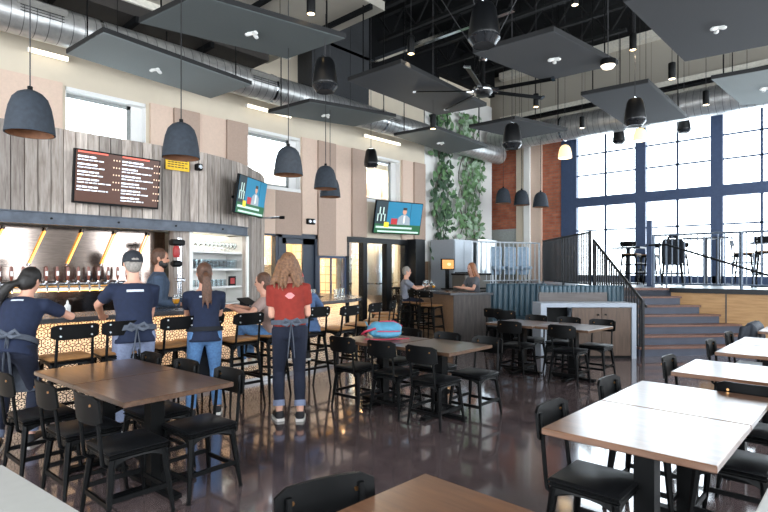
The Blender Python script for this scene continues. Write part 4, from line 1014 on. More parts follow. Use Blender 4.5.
for px_, d_, lab in ((497, 14.9, 'pale blue high-backed seat on the deck behind the pale railing, left one'), (511, 15.0, 'pale blue high-backed seat on the deck behind the pale railing, middle one'), (524, 15.2, 'pale blue high-backed seat on the deck behind the pale railing, right one')):
    a = (px_-384)/532; t = thing('lounge_seat', lab, 'seat', ((cos(HEAD)+a*sin(HEAD))*d_, (sin(HEAD)-a*cos(HEAD))*d_, DZ), R(-47), 'pale seats behind the railing')
    MB().box((0, .12, .62), (.32, .08, .8), bev=.03).build('backrest', 'pale_blue', t); MB().box((0, -.1, .42), (.32, .4, .1), bev=.03).build('seat', 'pale_blue', t)
    for sx in (1, -1):
        for y in (-.26, .12): MB().cyl((sx*.13, y, 0), (sx*.13, y, .38), .016, 8).build('leg', 'black_rail', t)
# cloth helper for draped coats
def remesh(mb, name, mats, parent=None, vox=.012, sm=3, loc=None):
    o = mb.build(name, mats, None); 
    r = o.modifiers.new('r', 'REMESH'); r.mode = 'VOXEL'; r.voxel_size = vox
    if sm: s = o.modifiers.new('s', 'SMOOTH'); s.factor = .5; s.iterations = sm
    dg = bpy.context.evaluated_depsgraph_get(); dg.update(); me = bpy.data.meshes.new_from_object(o.evaluated_get(dg)); old = o.data
    o.modifiers.clear(); o.data = me; me.name = name; bpy.data.meshes.remove(old)
    me.polygons.foreach_set('use_smooth', [True]*len(me.polygons))
    if not me.materials: me.materials.append(MT[mats])
    if parent is not None: o.parent = parent
    return o
def coat(lab, loc, rz, top, m_, w=.44, ln=.55, col=True):
    t = thing('draped_coat', lab, 'coat', loc, rz); b = MB(); rr = random.Random(int(loc[0]*10))
    for s in (1, -1):
        for i in range(7):
            y = -w/2+w*i/6; dx = .02*rr.uniform(-1, 1)
            b.tube([(0, y, top+.01), (s*.04, y, top-.05), (s*.06+dx, y*1.08, top-ln*.5), (s*.07+dx*2, y*1.15, top-ln*rr.uniform(.85, 1))], [.03, .045, .05, .035], 8)
    o = remesh(b, 'coat_cloth', m_, t, .016, 3)
    b = MB()
    for s in (1, -1): b.tube([(-.07, s*w*.5, top-.03), (-.1, s*w*.56, top-.22), (-.08, s*w*.52, top-.42)], [.055, .05, .04], 8)
    remesh(b, 'sleeves', m_, t, .016, 2)
    if col: MB().tube([(-.03, -.1, top+.03), (0, -.06, top+.06), (0, .06, top+.06), (-.03, .1, top+.03)], [.03, .035, .035, .03], 8).build('collar', m_, t, True)
MT['coat_blue'] = plain('slate_quilted_nylon', '#232a35', .6, 0, .2, 20)
MT['coat_black'] = plain('black_wool', '#191d24', .95, 0, .2, 20)
coat('black coat hanging over a stool on the deck before the window', (13.66, 3.55, DZ), .3, 1.08, 'coat_black', .34, .6)
coat('dark quilted jacket draped over the chair back at the right edge', (8.97, 1.30, 0), -pi/2, .80, 'coat_blue', .5, .42, False)
# ------------------------------------------------------------------ leafy wall
def vine(lab, x0, x1, z0, z1, seed, n, mats=('leaf_a', 'leaf_b')):
    rr = random.Random(seed); t = thing('climbing_vine', lab, 'plant', ((x0+x1)/2, YL-.14, z0)); w = x1-x0; H_ = z1-z0
    m = MB()
    for k in range(4):
        px_ = rr.uniform(-.3, .3)*w; pts = []
        for i in range(15): pts.append((px_+.14*w*sin(i*.9+k*2), -.02+.015*sin(i+k), H_*i/14))
        m.tube(pts, .014, 6)
    m.build('stem', 'stem', t, True)
    m = MB()
    for i in range(n):
        m.m = 0 if rr.random() < .6 else 1
        z = rr.uniform(0, H_); x = max(-w/2, min(w/2, rr.gauss(0, .27)*w+.1*w*sin(z*3))); y = -rr.uniform(.02, .12); s = rr.uniform(.07, .15); a = rr.uniform(0, 2*pi); tl = rr.uniform(-.6, .6)
        rt = M4.Rotation(tl, 3, 'X') @ M4.Rotation(rr.uniform(-.6, .6), 3, 'Z') @ M4.Rotation(a, 3, 'Y')
        o = [(0, 0, -s), (s*.55, .012, -s*.35), (s*.5, .012, s*.35), (0, 0, s), (-s*.5, .012, s*.35), (-s*.55, .012, -s*.35), (0, -.012, 0)]
        vs_ = [rt @ V(p)+V((x, y, z)) for p in o]
        m.add(vs_, [[6, k, (k+1) % 6] for k in range(6)])
    m.build('foliage', list(mats), t)
vine('tall dark green vine climbing the white wall right of the far television', 11.92, 12.95, 1.75, 6.3, 1, 330)
vine('paler tall vine climbing the wall beside the bright white column', 13.15, 14.6, 2.0, 6.3, 2, 400, ['leaf_b', 'leaf_c'])
# appliances along the leafy wall
t = thing('tall_fridge', 'tall pale grey steel fridge below the leafy wall', 'fridge', (12.5, 8.95, 0)); MB().b2((-.55, -.4, .06), (.35, .4, 2.36)).build('body', 'appl_grey', t); MB().b2((-.53, -.43, 1.5), (-.11, -.4, 2.33)).build('door', 'appl_grey', t); MB().b2((-.09, -.43, 1.5), (.33, -.4, 2.33)).build('door', 'appl_grey', t); MB().b2((-.5, -.42, .08), (.3, -.4, 1.46)).build('lower_door', 'black', t)
t = thing('steel_cooler', 'bright stainless cabinet beside the tall grey fridge', 'cooler', (13.55, 8.9, 0)); MB().b2((-.55, -.45, .05), (.45, .45, 2.4)).build('body', 'inox', t); MB().b2((-.4, -.48, .1), (.4, -.45, 2.3)).build('door', 'inox', t); MB().cyl((-.3, -.52, 1.0), (-.3, -.52, 1.5), .015).build('handle', 'chrome', t)
t = thing('order_screen', 'small glowing amber screen in front of the grey fridge', 'screen', (11.55, 8.45, 1.0), R(-20)); MB().b2((-.2, 0, .52), (.2, .05, .82)).build('casing', 'black', t); MB().b2((-.18, -.006, .55), (.18, 0, .79)).build('display', glow('amber_display', '#c98b4a', .7), t); MB().b2((-.05, .02, 0), (.05, .06, .53)).b2((-.15, -.08, 0), (.15, .12, .03)).build('stand', 'black', t); MB().ell((.03, -.008, .67), (.06, .004, .04)).build('picture', glow('amber_pic', '#f2c98c', .8), t)
t = thing('espresso_machine', 'steel espresso machine on the stand below the amber screen', 'machine', (11.9, 7.95, .0), R(-20)); MB().b2((-.4, -.3, .98), (.4, .3, 1.38)).build('body', 'register', t); MB().b2((-.42, -.32, 1.38), (.42, .32, 1.43)).build('top_tray', 'black', t); MB().b2((-.45, -.3, 0), (.45, .3, .97)).build('stand', 'black', t); MB().b2((-.3, -.34, 1.02), (.3, -.3, 1.06)).build('drip_tray', 'black', t)
# brewery tanks
for i, (x, y, r, lab) in enumerate([(9.35, 10.6, .3, 'stainless tank at the left of the brewery glass'), (10.15, 11.3, .42, 'stainless tank behind the middle pane of the brewery glass'), (11.2, 10.7, .45, 'stainless tank just left of the dark brewery post'), (12.4, 11.4, .5, 'stainless tank seen through the narrow brewery pane')]):
    t = thing('brewing_tank', lab, 'tank', (x, y, 0)); MB().lathe([(.05, .45), (r, .8), (r, 2.7), (r*.8, 2.9), (.05, 3.0)], n=28).build('vessel', 'inox', t, True)
    for k in range(3): a = k*2*pi/3+.5; MB().cyl((r*.8*cos(a), r*.8*sin(a), 0), (r*.85*cos(a), r*.85*sin(a), .95), .035).build('leg', 'chrome', t)
    for z in (1.1, 2.3): m = MB(); m.cyl((0, 0, z), (0, 0, z+.05), r+.012, 28); m.build('band', 'chrome', t, True)
    MB().cyl((0, -r-.04, 1.0), (0, -r+.02, 1.0), .1, 16).build('manway', 'chrome', t); MB().cyl((r*.3, -r, .8), (r*.3, -r-.04, 2.6), .02).build('pipe', 'chrome', t)
t = thing('leaning_post', 'orange wooden post leaning behind the brewery glass', 'post', (9.78, 9.95, 0)); MB().tube([(-.06, .05, 0), (.03, 0, 2.3)], .05, 4).build('post_body', 'orange_pipe', t); MB().box((-.06, .05, .02), (.14, .14, .04)).build('shoe', 'black', t)
# kitchen shelf behind the door glass
t = thing('wall_shelf', 'shelf of jars behind the navy door glass', 'shelf', (6.7, 11.4, 0)); 
for z in (1.25, 1.65): MB().b2((-.9, -.15, z-.03), (1.6, .18, z)).build('shelf_board', 'counter_end', t)
j = MB().lathe([(.05, 0), (.055, .12), (.035, .16), (.035, .2), (.001, .2)], n=10).build('jar', 'white', None, True); tag(j, '', 'jar')
for k in range(14):
    o = j if k == 0 else j.copy()
    if k: COL.objects.link(o)
    o.location = (5.95+(k % 7)*.3, 11.38, 1.25 if k < 7 else 1.65); o['label'] = 'pale jar on the lower kitchen shelf behind the door glass' if k < 7 else 'pale jar on the upper kitchen shelf behind the door glass'; o['group'] = 'jars on the lower kitchen shelf' if k < 7 else 'jars on the upper kitchen shelf'
# ------------------------------------------------------------------ people
def ik(a, b, l1, l2, pole):
    a, b = V(a), V(b); d = b-a; L = min(d.length, (l1+l2)*.995); n = d.normalized(); b = a+n*L
    x = (l1*l1-l2*l2+L*L)/(2*L); h = math.sqrt(max(0, l1*l1-x*x)); p = V(pole); p = (p-n*p.dot(n)).normalized()
    return a+n*x+p*h, b
def frame_rings(spec, base, ax, fw, lf, n=16):
    rg = []
    for tt, rx, ry, *o in spec:
        ox = o[0] if o else 0
        c = base+ax*tt+fw*ox; rg.append([c+fw*(rx*cos(2*pi*k/n))+lf*(ry*sin(2*pi*k/n)) for k in range(n)])
    return rg
def person(lab, loc, rz, s=1.0, pelvis=.93, lean=0, side=0, twist=0, head=(0, 0, 0), hands=None, feet=None, poles=None, kpoles=None, skin='skin', top='navy_tee', topm='tee', legs='denim', shoes='shoe', hair=None, vox=.0105, build=1.0, cuff=0, apron=None, print_=None, px=0, curl=.5, tuck=False):
    t = thing('person', lab, 'person', loc, rz)
    Z = V((0, 0, 1)); P = V((px, 0, pelvis*s))
    sp = V((sin(lean), sin(side), cos(lean))).normalized(); lf = V((-sin(twist), cos(twist), 0)); lf = (lf-sp*lf.dot(sp)).normalized(); fw = lf.cross(sp)
    Nk = P+sp*.50*s; Sh = P+sp*.455*s
    b = build
    tor = [(-.1, .07, .1), (-.06, .11, .155), (.02, .118*b, .168*b), (.12, .103*b, .15*b), (.2, .1*b, .143*b), (.3, .112*b, .16*b), (.4, .112*b, .172*b), (.455, .09, .165*b), (.49, .07, .1), (.52, .056, .06), (.6, .054, .055)]
    def torso(mb, g=0, i0=0, i1=99): mb.rings(frame_rings([(a*s, (x+g)*s, (y+g)*s) for a, x, y in tor][i0:i1], P, sp, fw, lf))
    body = MB(); torso(body)
    hy, hp, hr = head; hd = (M4.Rotation(hy, 3, 'Z') @ (fw*(1-.0)+Z*0)); hd.z = 0; hd.normalize(); hu = (Z*cos(hp)+hd*sin(hp)).normalized(); hu = (hu+hd.cross(hu)*hr).normalized(); hf = (hd-hu*hd.dot(hu)).normalized(); hl = hu.cross(hf)
    Hc = Nk+(sp*.5+hu*.5).normalized()*.155*s+hu*.03*s
    body.tube([Nk-sp*.02, Nk+(Hc-Nk)*.6], [.06*s, .055*s], 12)
    hs = [(-.115, .03, .028, .045), (-.1, .05, .045, .035), (-.06, .075, .062, .015), (-.01, .09, .073, .003), (.04, .096, .076, -.002), (.08, .085, .068, -.006), (.105, .06, .05, -.008), (.12, .025, .02, -.008)]
    body.rings(frame_rings([(a*s, x*s, y*s, o*s) for a, x, y, o in hs], Hc, hu, hf, hl))
    body.tube([Hc+hf*.085*s+hu*.02*s, Hc+hf*.108*s-hu*.02*s, Hc+hf*.09*s-hu*.03*s], [.008*s, .015*s, .012*s], 8)
    for q in (1, -1): body.ell(Hc+hl*q*.078*s-hf*.01*s, (.018*s, .014*s, .032*s), 8, 6)
    arms = []
    for q, side_ in ((1, 'L'), (-1, 'R')):
        A = Sh+lf*q*.175*b*s-sp*.02*s; T = V(hands[side_]) if hands and side_ in hands else A+V((.05, q*.06, -.54*s))
        pole = (poles or {}).get(side_, (-1, q*.4, -.6)); el, wr = ik(A, T, .29*s, .26*s, pole); arms.append((A, el, wr, q))
        body.tube([A-lf*q*.05*s, A, A.lerp(el, .5), el, el.lerp(wr, .3), wr], [.055*s, .052*s, .043*s, .037*s, .038*s, .026*s], 12)
        d = (wr-el).normalized(); sd = d.cross(Z); sd = sd.normalized() if sd.length > .1 else lf.copy(); nm = sd.cross(d)
        pe = wr+d*.085*s
        body.rings([[c+sd*(w_*cos(2*pi*k/10))+nm*(h_*sin(2*pi*k/10)) for k in range(10)] for c, w_, h_ in ((wr-d*.02, .026*s, .02*s), (wr+d*.03*s, .036*s, .018*s), (pe, .041*s, .015*s))])
        for i in range(4):
            f0 = pe+sd*(.03-.02*i)*s-d*.015; L = [.062, .07, .066, .052][i]*s; f1 = f0+d*L*.6-nm*L*.2*curl; f2 = f1+d*L*.4-nm*L*.5*curl
            body.tube([f0, f1, f2], [.0105*s, .0098*s, .0085*s], 8)
        ts = sd*(.034*s)*(1 if q > 0 else -1); body.tube([wr+d*.025*s+ts*.7, wr+d*.06*s+ts*1.5, wr+d*.095*s+ts*1.55-nm*.01], [.014*s, .012*s, .009*s], 8)
    lg = []
    for q, side_ in ((1, 'L'), (-1, 'R')):
        A = P+lf*q*.09*s-V((0, 0, .03*s)); T = V(feet[side_]) if feet and side_ in feet else V((0, q*.1, .085))
        kp = (kpoles or {}).get(side_, (1, q*.1, 0)); kn, an = ik(A, T, .43*s, .42*s, kp); lg.append((A, kn, an, q))
        body.tube([A+Z*.05, A, A.lerp(kn, .5), kn, kn.lerp(an, .35), an], [.085*s, .088*s*b, .07*s*b, .052*s, .055*s, .035*s], 12)
        fd = V((cos(.2*q), sin(.2*q), 0)); body.tube([an-fd*.03, an+fd*.06-Z*.05*s, an+fd*.15-Z*.06*s], [.036*s, .034*s, .028*s], 10)
    remesh(body, 'body', skin, t, vox, 2)
    # clothes
    m = MB(); g = .014
    i1 = 9 if topm == 'tee' else 10
    spec = [(a*s, (x+g)*s, (y+g)*s) for a, x, y in tor][1:i1]; spec[0] = (-.085*s, (.118*b+.022)*s, (.165*b+.02)*s)
    if tuck: spec = [(.04*s, (.112*b+.016)*s, (.16*b+.016)*s)]+spec[2:]
    m.rings(frame_rings(spec, P, sp, fw, lf))
    for A, el, wr, q in arms:
        if topm == 'tee': m.tube([A-lf*q*.06*s-sp*.0, A+Z*.0, A.lerp(el, .35), A.lerp(el, .62)], [.068*s, .07*s, .066*s, .062*s], 14)
        else: m.tube([A-lf*q*.06*s, A, A.lerp(el, .5), el, el.lerp(wr, .5), el.lerp(wr, .93)], [.07*s, .072*s, .062*s, .056*s, .05*s, .042*s], 14)
    if topm == 'hood': m.ell(Nk-fw*.07*s-sp*.03, (.09*s, .12*s, .06*s), 12, 8)
    remesh(m, {'tee': 't_shirt', 'long': 'long_sleeved_shirt', 'hood': 'fleece_jacket'}[topm], top, t, .0125, 3)
    m = MB(); m.rings(frame_rings([(-.12*s, .06*s, .09*s), (-.08*s, .115*s, .165*s), (-.02*s, .128*b*s, .178*b*s), (.06*s, .12*b*s, .166*b*s), (.11*s, .108*b*s, .155*b*s)], P, (sp*.75+Z*.25).normalized(), fw, lf))
    for A, kn, an, q in lg:
        e = an.lerp(kn, cuff) if cuff else an+Z*.01
        m.tube([A+Z*.06, A, A.lerp(kn, .5), kn, kn.lerp(e, .4), e], [.1*s, .103*s*b, .083*s*b, .064*s, .066*s, .052*s], 14)
    remesh(m, 'trousers', legs, t, .0125, 2)
    if cuff:
        for A, kn, an, q in lg:
            e = an.lerp(kn, cuff); d = (kn-an).normalized(); MB().tube([e-d*.01, e+d*.05], .06*s, 14).build('turned_cuff', 'denim_grey', t, True)
    for A, kn, an, q in lg:
        fd = V((cos(.2*q), sin(.2*q), 0)); m = MB(); zz = an.z-.085*s
        m.tube([an+Z*.01-fd*.02, an-fd*.03-Z*.03, V((an.x, an.y, zz+.045))+fd*.05, V((an.x, an.y, zz+.035))+fd*.16], [.045*s, .052*s, .045*s, .036*s], 12)
        o = remesh(m, 'shoe', shoes, t, .011, 2)
        m = MB(); pts = [(-.07, .035), (-.05, .045), (.05, .05), (.14, .045), (.185, .02), (.185, -.02), (.14, -.045), (.05, -.05), (-.05, -.045), (-.07, -.035)]
        sd = V((-fd.y, fd.x, 0)); m.prism([tuple((V((an.x, an.y, 0))+fd*x*s+sd*y*s).xy) for x, y in pts], zz, zz+.026); m.build('sole', 'sole', o)
    # face
    m = MB()
    for q in (1, -1): m.ell(Hc+hf*.089*s+hl*q*.03*s+hu*.012*s, (.009*s,)*3, 8, 6)
    m.build('eyes', 'eye', t, True); MB().box(Hc+hf*.083*s-hu*.055*s, (.016, .04*s, .01), rot=M4((hf, hl, hu)).transposed()).build('mouth', 'lip', t)
    # hair
    RH = M4((hf, hl, hu)).transposed()
    if hair:
        style, hm = hair; m = MB()
        m.ell(Hc-hf*.014*s+hu*.032*s, (.1*s, .088*s, .103*s), 16, 10, RH)
        if style in ('long', 'pony', 'bun'): m.ell(Hc-hf*.045*s-hu*.03*s, (.075*s, .08*s, .1*s), 14, 8, RH)
        if style == 'short': m.ell(Hc-hf*.04*s-hu*.02*s, (.068*s, .074*s, .075*s), 14, 8, RH)
        rr = random.Random(len(lab))
        if style == 'long':
            for k in range(26):
                a = -2.2+4.4*k/25; dirv = -hf*cos(a)*.075*s+hl*sin(a)*.1*s; p0 = Hc+dirv*.9+hu*.05*s; w = rr.uniform(-.02, .02)
                p1 = Hc+dirv*1.12-hu*.08*s+hl*w; p2 = Hc+dirv*(1.15+rr.uniform(-.15, .25))-hu*rr.uniform(.17, .2)*s+hl*w*2-hf*.02; p3 = p2-hu*rr.uniform(.03, .1)*s+hl*rr.uniform(-.03, .03)-hf*.01
                m.tube([p0, p1, p2, p3], [.018, .02, .018, .006], 7)
        if style == 'pony':
            tl = Hc-hf*.1*s+hu*.01*s
            for k in range(12):
                o = hl*rr.uniform(-.04, .04)+hf*rr.uniform(-.02, .02); m.tube([tl, tl-hf*.06*s-hu*.06*s+o*.4, tl-hf*.055*s-hu*.2*s+o, tl-hf*.03*s-hu*rr.uniform(.33, .42)*s+o*1.4], [.025, .026, .022, .006], 7)
        if style == 'tail_left':
            m.ell(Hc-hf*.05*s-hu*.02*s, (.08*s, .085*s, .095*s), 14, 8, RH); tl = Hc-hf*.08*s-hu*.02*s
            for k in range(14):
                o = V((rr.uniform(-.05, .05), rr.uniform(-.04, .04), 0)); m.tube([tl, tl+lf*.08-hf*.05+o*.4-Z*.05, tl+lf*.2-fw*.05+o-Z*.2, tl+lf*.26-fw*.02+o*1.3-Z*rr.uniform(.45, .55)], [.03, .032, .028, .008], 7)
        # clear the face
        o = remesh(m, 'hair', hm, t, .0095, 1)
        if style == 'pony': m2 = MB(); m2.cyl(Hc-hf*.095*s+hu*.0, Hc-hf*.12*s-hu*.01, .03, 10); m2.build('hair_band', 'black_cloth', o)
    if hair and hair[0] == 'cap_fringe':
        pass
    return dict(t=t, P=P, sp=sp, fw=fw, lf=lf, Nk=Nk, Hc=Hc, hf=hf, hl=hl, hu=hu, RH=RH, arms=arms, legs=lg, s=s, b=b)
def apron(p, full=True, loops=True, fall=.3, mat='apron', at_=0, drop=.5):
    s, P, sp, fw, lf, b = p['s'], p['P'], p['sp'], p['fw'], p['lf'], p['b']; t = p['t']
    def el(tt, g): return [(P+sp*tt+fw*((.122*b+g)*s*cos(a))+lf*((.166*b+g)*s*sin(a))) for a in [2*pi*k/24 for k in range(24)]]
    m = MB(); m.rings([el((.035+at_)*s, .026), el((.035+at_)*s, .032), el((.085+at_)*s, .032), el((.085+at_)*s, .026)], False); o = m.build('apron_waistband', mat, t, True)
    if full:
        rg = []
        for dz, w in ((.07, 1.0), (-.1, 1.05), (-.6*drop, 1.1), (-drop, 1.1)):
            rg.append([P+V((0, 0, dz*s))+fw*((.122*b+.045+.02*(dz < 0))*s*cos(a))+lf*((.166*b+.04)*s*sin(a)*1.0) for a in [-w+2*w*k/14 for k in range(15)]])
        m = MB(); n = 15
        vs_ = [p_ for r in rg for p_ in r]; m.add(vs_, [[i*n+k, i*n+k+1, (i+1)*n+k+1, (i+1)*n+k] for i in range(3) for k in range(n-1)]); sk = m.build('apron_skirt', mat, t, True); so = sk.modifiers.new('thick', 'SOLIDIFY'); so.thickness = .006
    if loops:
        K = P+sp*(.06+at_)*s-fw*(.122*b+.045)*s; m = MB(); m.ell(K, (.02, .025, .022), 8, 6)
        for q in (1, -1): m.tube([K, K+lf*q*.06-fw*.03+sp*.03, K+lf*q*.1-fw*.02-sp*.01, K+lf*q*.05-fw*.025-sp*.03, K], [(.008, .016)]*5, 8)
        m.build('apron_bow', 'apron', t, True); m = MB()
        for q in (1, -1): m.tube([K, K+lf*q*.02-fw*.02-V((0, 0, fall*.5)), K+lf*q*.035-fw*.0-V((0, 0, fall))], [(.006, .02), (.006, .024), (.005, .024)], 8)
        m.build('apron_strings', 'apron', t, True)
def back_print(p, tt, w, h, mat, off_=.014):
    P, sp, fw, lf, s, b = p['P'], p['sp'], p['fw'], p['lf'], p['s'], p['b']; c = P+sp*tt*s-fw*((.1*b+off_)*s)
    return c
def cap(p, m_, brim_dir=-1, brimcol=None):
    Hc, hf, hl, hu, s, RH, t = p['Hc'], p['hf'], p['hl'], p['hu'], p['s'], p['RH'], p['t']
    m = MB(); rg = []
    for z, r in ((.015, 1.0), (.05, 1.02), (.09, .92), (.12, .68), (.135, .3), (.138, .05)): rg.append([Hc-hf*.006*s+hu*z*s+hf*(.112*s*r*cos(2*pi*k/20))+hl*(.094*s*r*sin(2*pi*k/20)) for k in range(20)])
    m.rings(rg); o = m.build('cap', m_, t, True)
    m = MB(); bd = hf*brim_dir
    rg = [[Hc+bd*(.085+.1*u*(1-abs(v)**2.4)**.5)*s+hl*v*.082*s+hu*(.03-.03*u+dz)*s for v in [-1+2*k/10 for k in range(11)]] for u, dz in ((0, 0), (1, 0), (1, .006), (0, .006))]
    vs_ = [q for r in rg for q in r]; m.add(vs_, [[i*11+k, i*11+k+1, ((i+1) % 4)*11+k+1, ((i+1) % 4)*11+k] for i in range(4) for k in range(10)]); m.build('brim', brimcol or m_, o, True)
    if brim_dir < 0: pass
    return o
def head_rz(px, extra=0): return atan2(sin(HEAD)-(px-384)/532*-cos(HEAD), 1)+extra

# 1 woman leaning on the bar at the far left
p = person('woman in navy t-shirt and grey apron leaning on the bar at the far left', (1.17, 5.50, 0), R(58), .96, .91, R(30), -.04, 0, (R(-20), R(14), .1), dict(R=(.6, -.22, 1.11), L=(.6, .16, 1.10)), dict(L=(-.02, .12, .085), R=(.12, -.1, .085)), dict(R=(-.2, -1, -.4), L=(-.3, 1, -.5)), skin='skin2', legs='denim_dark', hair=('tail_left', 'hair_black'), cuff=.1)
apron(p, True, True, fall=.42, drop=.34)
P1 = p
# 2 man in a cap
p = person('man in navy t-shirt and dark cap with grey apron tied behind at the bar', (2.11, 5.27, 0), R(76), 1.0, .93, R(9), 0, 0, (R(4), R(8), 0), dict(L=(.52, .24, 1.1), R=(.42, -.06, 1.12)), dict(L=(-.0, .13, .085), R=(.06, -.12, .085)), dict(L=(-.2, 1, -.2), R=(-.5, -.4, -1)), skin='skin2', legs='denim_grey', hair=('short', 'hair_grey'), build=1.03)
apron(p, True, True, fall=.3); cap(p, 'cap', 1)
Hc, hf, hl, hu, s = p['Hc'], p['hf'], p['hl'], p['hu'], p['s']
MB().ell(Hc-hf*.108*s+hu*.036*s, (.012*s, .036*s, .024*s), 12, 8, p['RH']).build('cap_opening', 'hair_grey', p['t'], True)
MB().tube([Hc-hf*.112*s+hu*.016*s+hl*k*.01*s-hf*(.006-.00025*k*k)*s for k in range(-5, 6)], .009*s, 8).build('cap_strap', 'cap', p['t'], True)
P2 = p
# 3 woman with ponytail
p = person('woman with long brown ponytail, navy t-shirt and blue jeans standing at the bar', (2.82, 5.23, 0), R(66), .935, .93, R(6), 0, 0, (R(3), R(6), 0), dict(L=(.46, .1, 1.1), R=(.44, -.1, 1.1)), dict(L=(-.02, .14, .085), R=(.04, -.13, .085)), dict(L=(-.5, .35, -1), R=(-.5, -.35, -1)), skin='skin2', legs='denim', hair=('pony', 'hair_brown'), build=1.0)
apron(p, True, False, mat='black_cloth')
P3 = p
# 4 bartender
p = person('bearded bartender in dark chambray shirt standing behind the taps', (3.06, 6.94, 0), R(-25), 1.05, .93, R(3), 0, 0, (R(-5), R(6), 0), dict(L=(.36, .12, 1.12), R=(.3, -.22, 1.1)), skin='skin', top='shirt_dark', topm='long', legs='black_cloth', hair=('short', 'hair_brown'), build=1.08)
Hc, hf, hl, hu, s = p['Hc'], p['hf'], p['hl'], p['hu'], p['s']
m = MB(); m.ell(Hc+hf*.05*s-hu*.075*s, (.05*s, .064*s, .05*s), 12, 8, p['RH']); m.ell(Hc+hf*.075*s-hu*.042*s, (.02*s, .035*s, .012*s), 10, 6, p['RH']); m.ell(Hc+hl*.055*s-hu*.05*s+hf*.02*s, (.03*s, .018*s, .05*s), 8, 6, p['RH']); m.ell(Hc-hl*.055*s-hu*.05*s+hf*.02*s, (.03*s, .018*s, .05*s), 8, 6, p['RH'])
remesh(m, 'beard', 'hair_black', p['t'], .0095, 1)
# 5 woman in red
p = person('woman in brick red t-shirt with wavy blond hair seen from behind', (3.36, 4.47, 0), R(58), .985, .945, R(2), .03, 0, (R(8), R(4), 0), dict(L=(.3, .1, 1.06), R=(.3, -.14, 1.02)), dict(L=(.02, .11, .085), R=(-.04, -.1, .085)), dict(L=(-.8, .3, -.8), R=(-.8, -.3, -.8)), skin='skin2', top='red_tee', legs='denim_dark', hair=('long', 'hair_blond'), cuff=.17, build=.98, tuck=True)
apron(p, False, True, fall=.36, at_=.03)
P5 = p
# 6 seated, blue fleece
p = person('seated person in blue fleece jacket and red cap leaning on the bar', (4.38, 5.46, 0), R(78), .98, .80, R(24), 0, 0, (R(30), R(24), 0), dict(L=(.5, .16, 1.1), R=(.48, -.2, 1.1)), dict(L=(.34, .14, .42), R=(.32, -.16, .40)), dict(L=(-.3, 1, -.6), R=(-.3, -1, -.6)), skin='skin2', top='jacket', topm='hood', legs='denim_dark', shoes='shoe', hair=('short', 'hair_brown'), vox=.012)
cap(p, 'red', 1, 'red')
# 7 seated, jeans and white sneakers
p = person('seated person with dark hair, jeans and white sneakers at the bar beside the red shirt', (3.84, 5.42, 0), R(128), .95, .80, R(14), 0, 0, (R(10), R(6), 0), dict(L=(.4, .34, 1.1), R=(.5, -.02, 1.1)), dict(L=(.36, .12, .46), R=(.33, -.1, .44)), dict(L=(-.3, 1, -.6), R=(-.3, -1, -.6)), skin='skin2', top='pink_top', legs='denim', shoes='sole', hair=('bun', 'hair_brown'), vox=.012)
# 8 man at the counter
p = person('grey-haired man in grey t-shirt seated on a high stool with a beer', (9.72, 8.42, 0), R(-42), 1.0, .80, R(6), 0, 0, (R(0), R(4), 0), dict(L=(.52, .12, 1.12), R=(.5, -.14, 1.12)), dict(L=(.36, .12, .36), R=(.34, -.12, .34)), dict(L=(-.3, 1, -.8), R=(-.3, -1, -.8)), skin='skin2', top='grey_tee', legs='denim_dark', hair=('short', 'hair_grey'), vox=.014)
# 9 woman behind the counter
p = person('auburn-haired woman in grey top seated behind the dark counter', (10.60, 6.96, 0), R(150), 1.03, .84, R(8), 0, 0, (R(8), R(10), 0), dict(L=(.42, .14, 1.12), R=(.42, -.14, 1.12)), dict(L=(.34, .12, .38), R=(.34, -.12, .38)), dict(L=(-.3, 1, -.8), R=(-.3, -1, -.8)), skin='skin2', top='grey_tee2', legs='denim_dark', hair=('long', 'hair_red'), vox=.014)
# prints on shirt backs lie on the cloth itself
def stick(p, tt, dl, w, h, mat, name, round_=False):
    """a thin patch laid on the shirt surface by casting onto it"""
    sh = [c for c in p['t'].children if c.name.split('.')[0] in ('t_shirt',)][0]
    P, sp, fw, lf, s = p['P'], p['sp'], p['fw'], p['lf'], p['s']; m = MB(); nx, nz = 6, 3; pts = []
    for j in range(nz):
        for i in range(nx):
            u, v = -1+2*i/(nx-1), -1+2*j/(nz-1)
            if round_: u *= math.sqrt(max(.08, 1-v*v*.9))
            o = P+sp*(tt*s+v*h/2)+lf*(dl+u*w/2)-fw*.5
            ok, q, nn, _ = sh.ray_cast(o, fw)
            pts.append((q-fw*.003) if ok else o+fw*.38)
    m.add(pts, [[j*nx+i, j*nx+i+1, (j+1)*nx+i+1, (j+1)*nx+i] for j in range(nz-1) for i in range(nx-1)])
    m.build(name, mat, sh)
stick(P1, .43, .02, .1, .016, 'print', 'shirt_print'); stick(P2, .41, 0, .15, .022, 'print', 'shirt_print'); stick(P3, .42, 0, .12, .018, 'print', 'shirt_print'); stick(P5, .36, 0, .1, .06, 'pink', 'shirt_print', True)
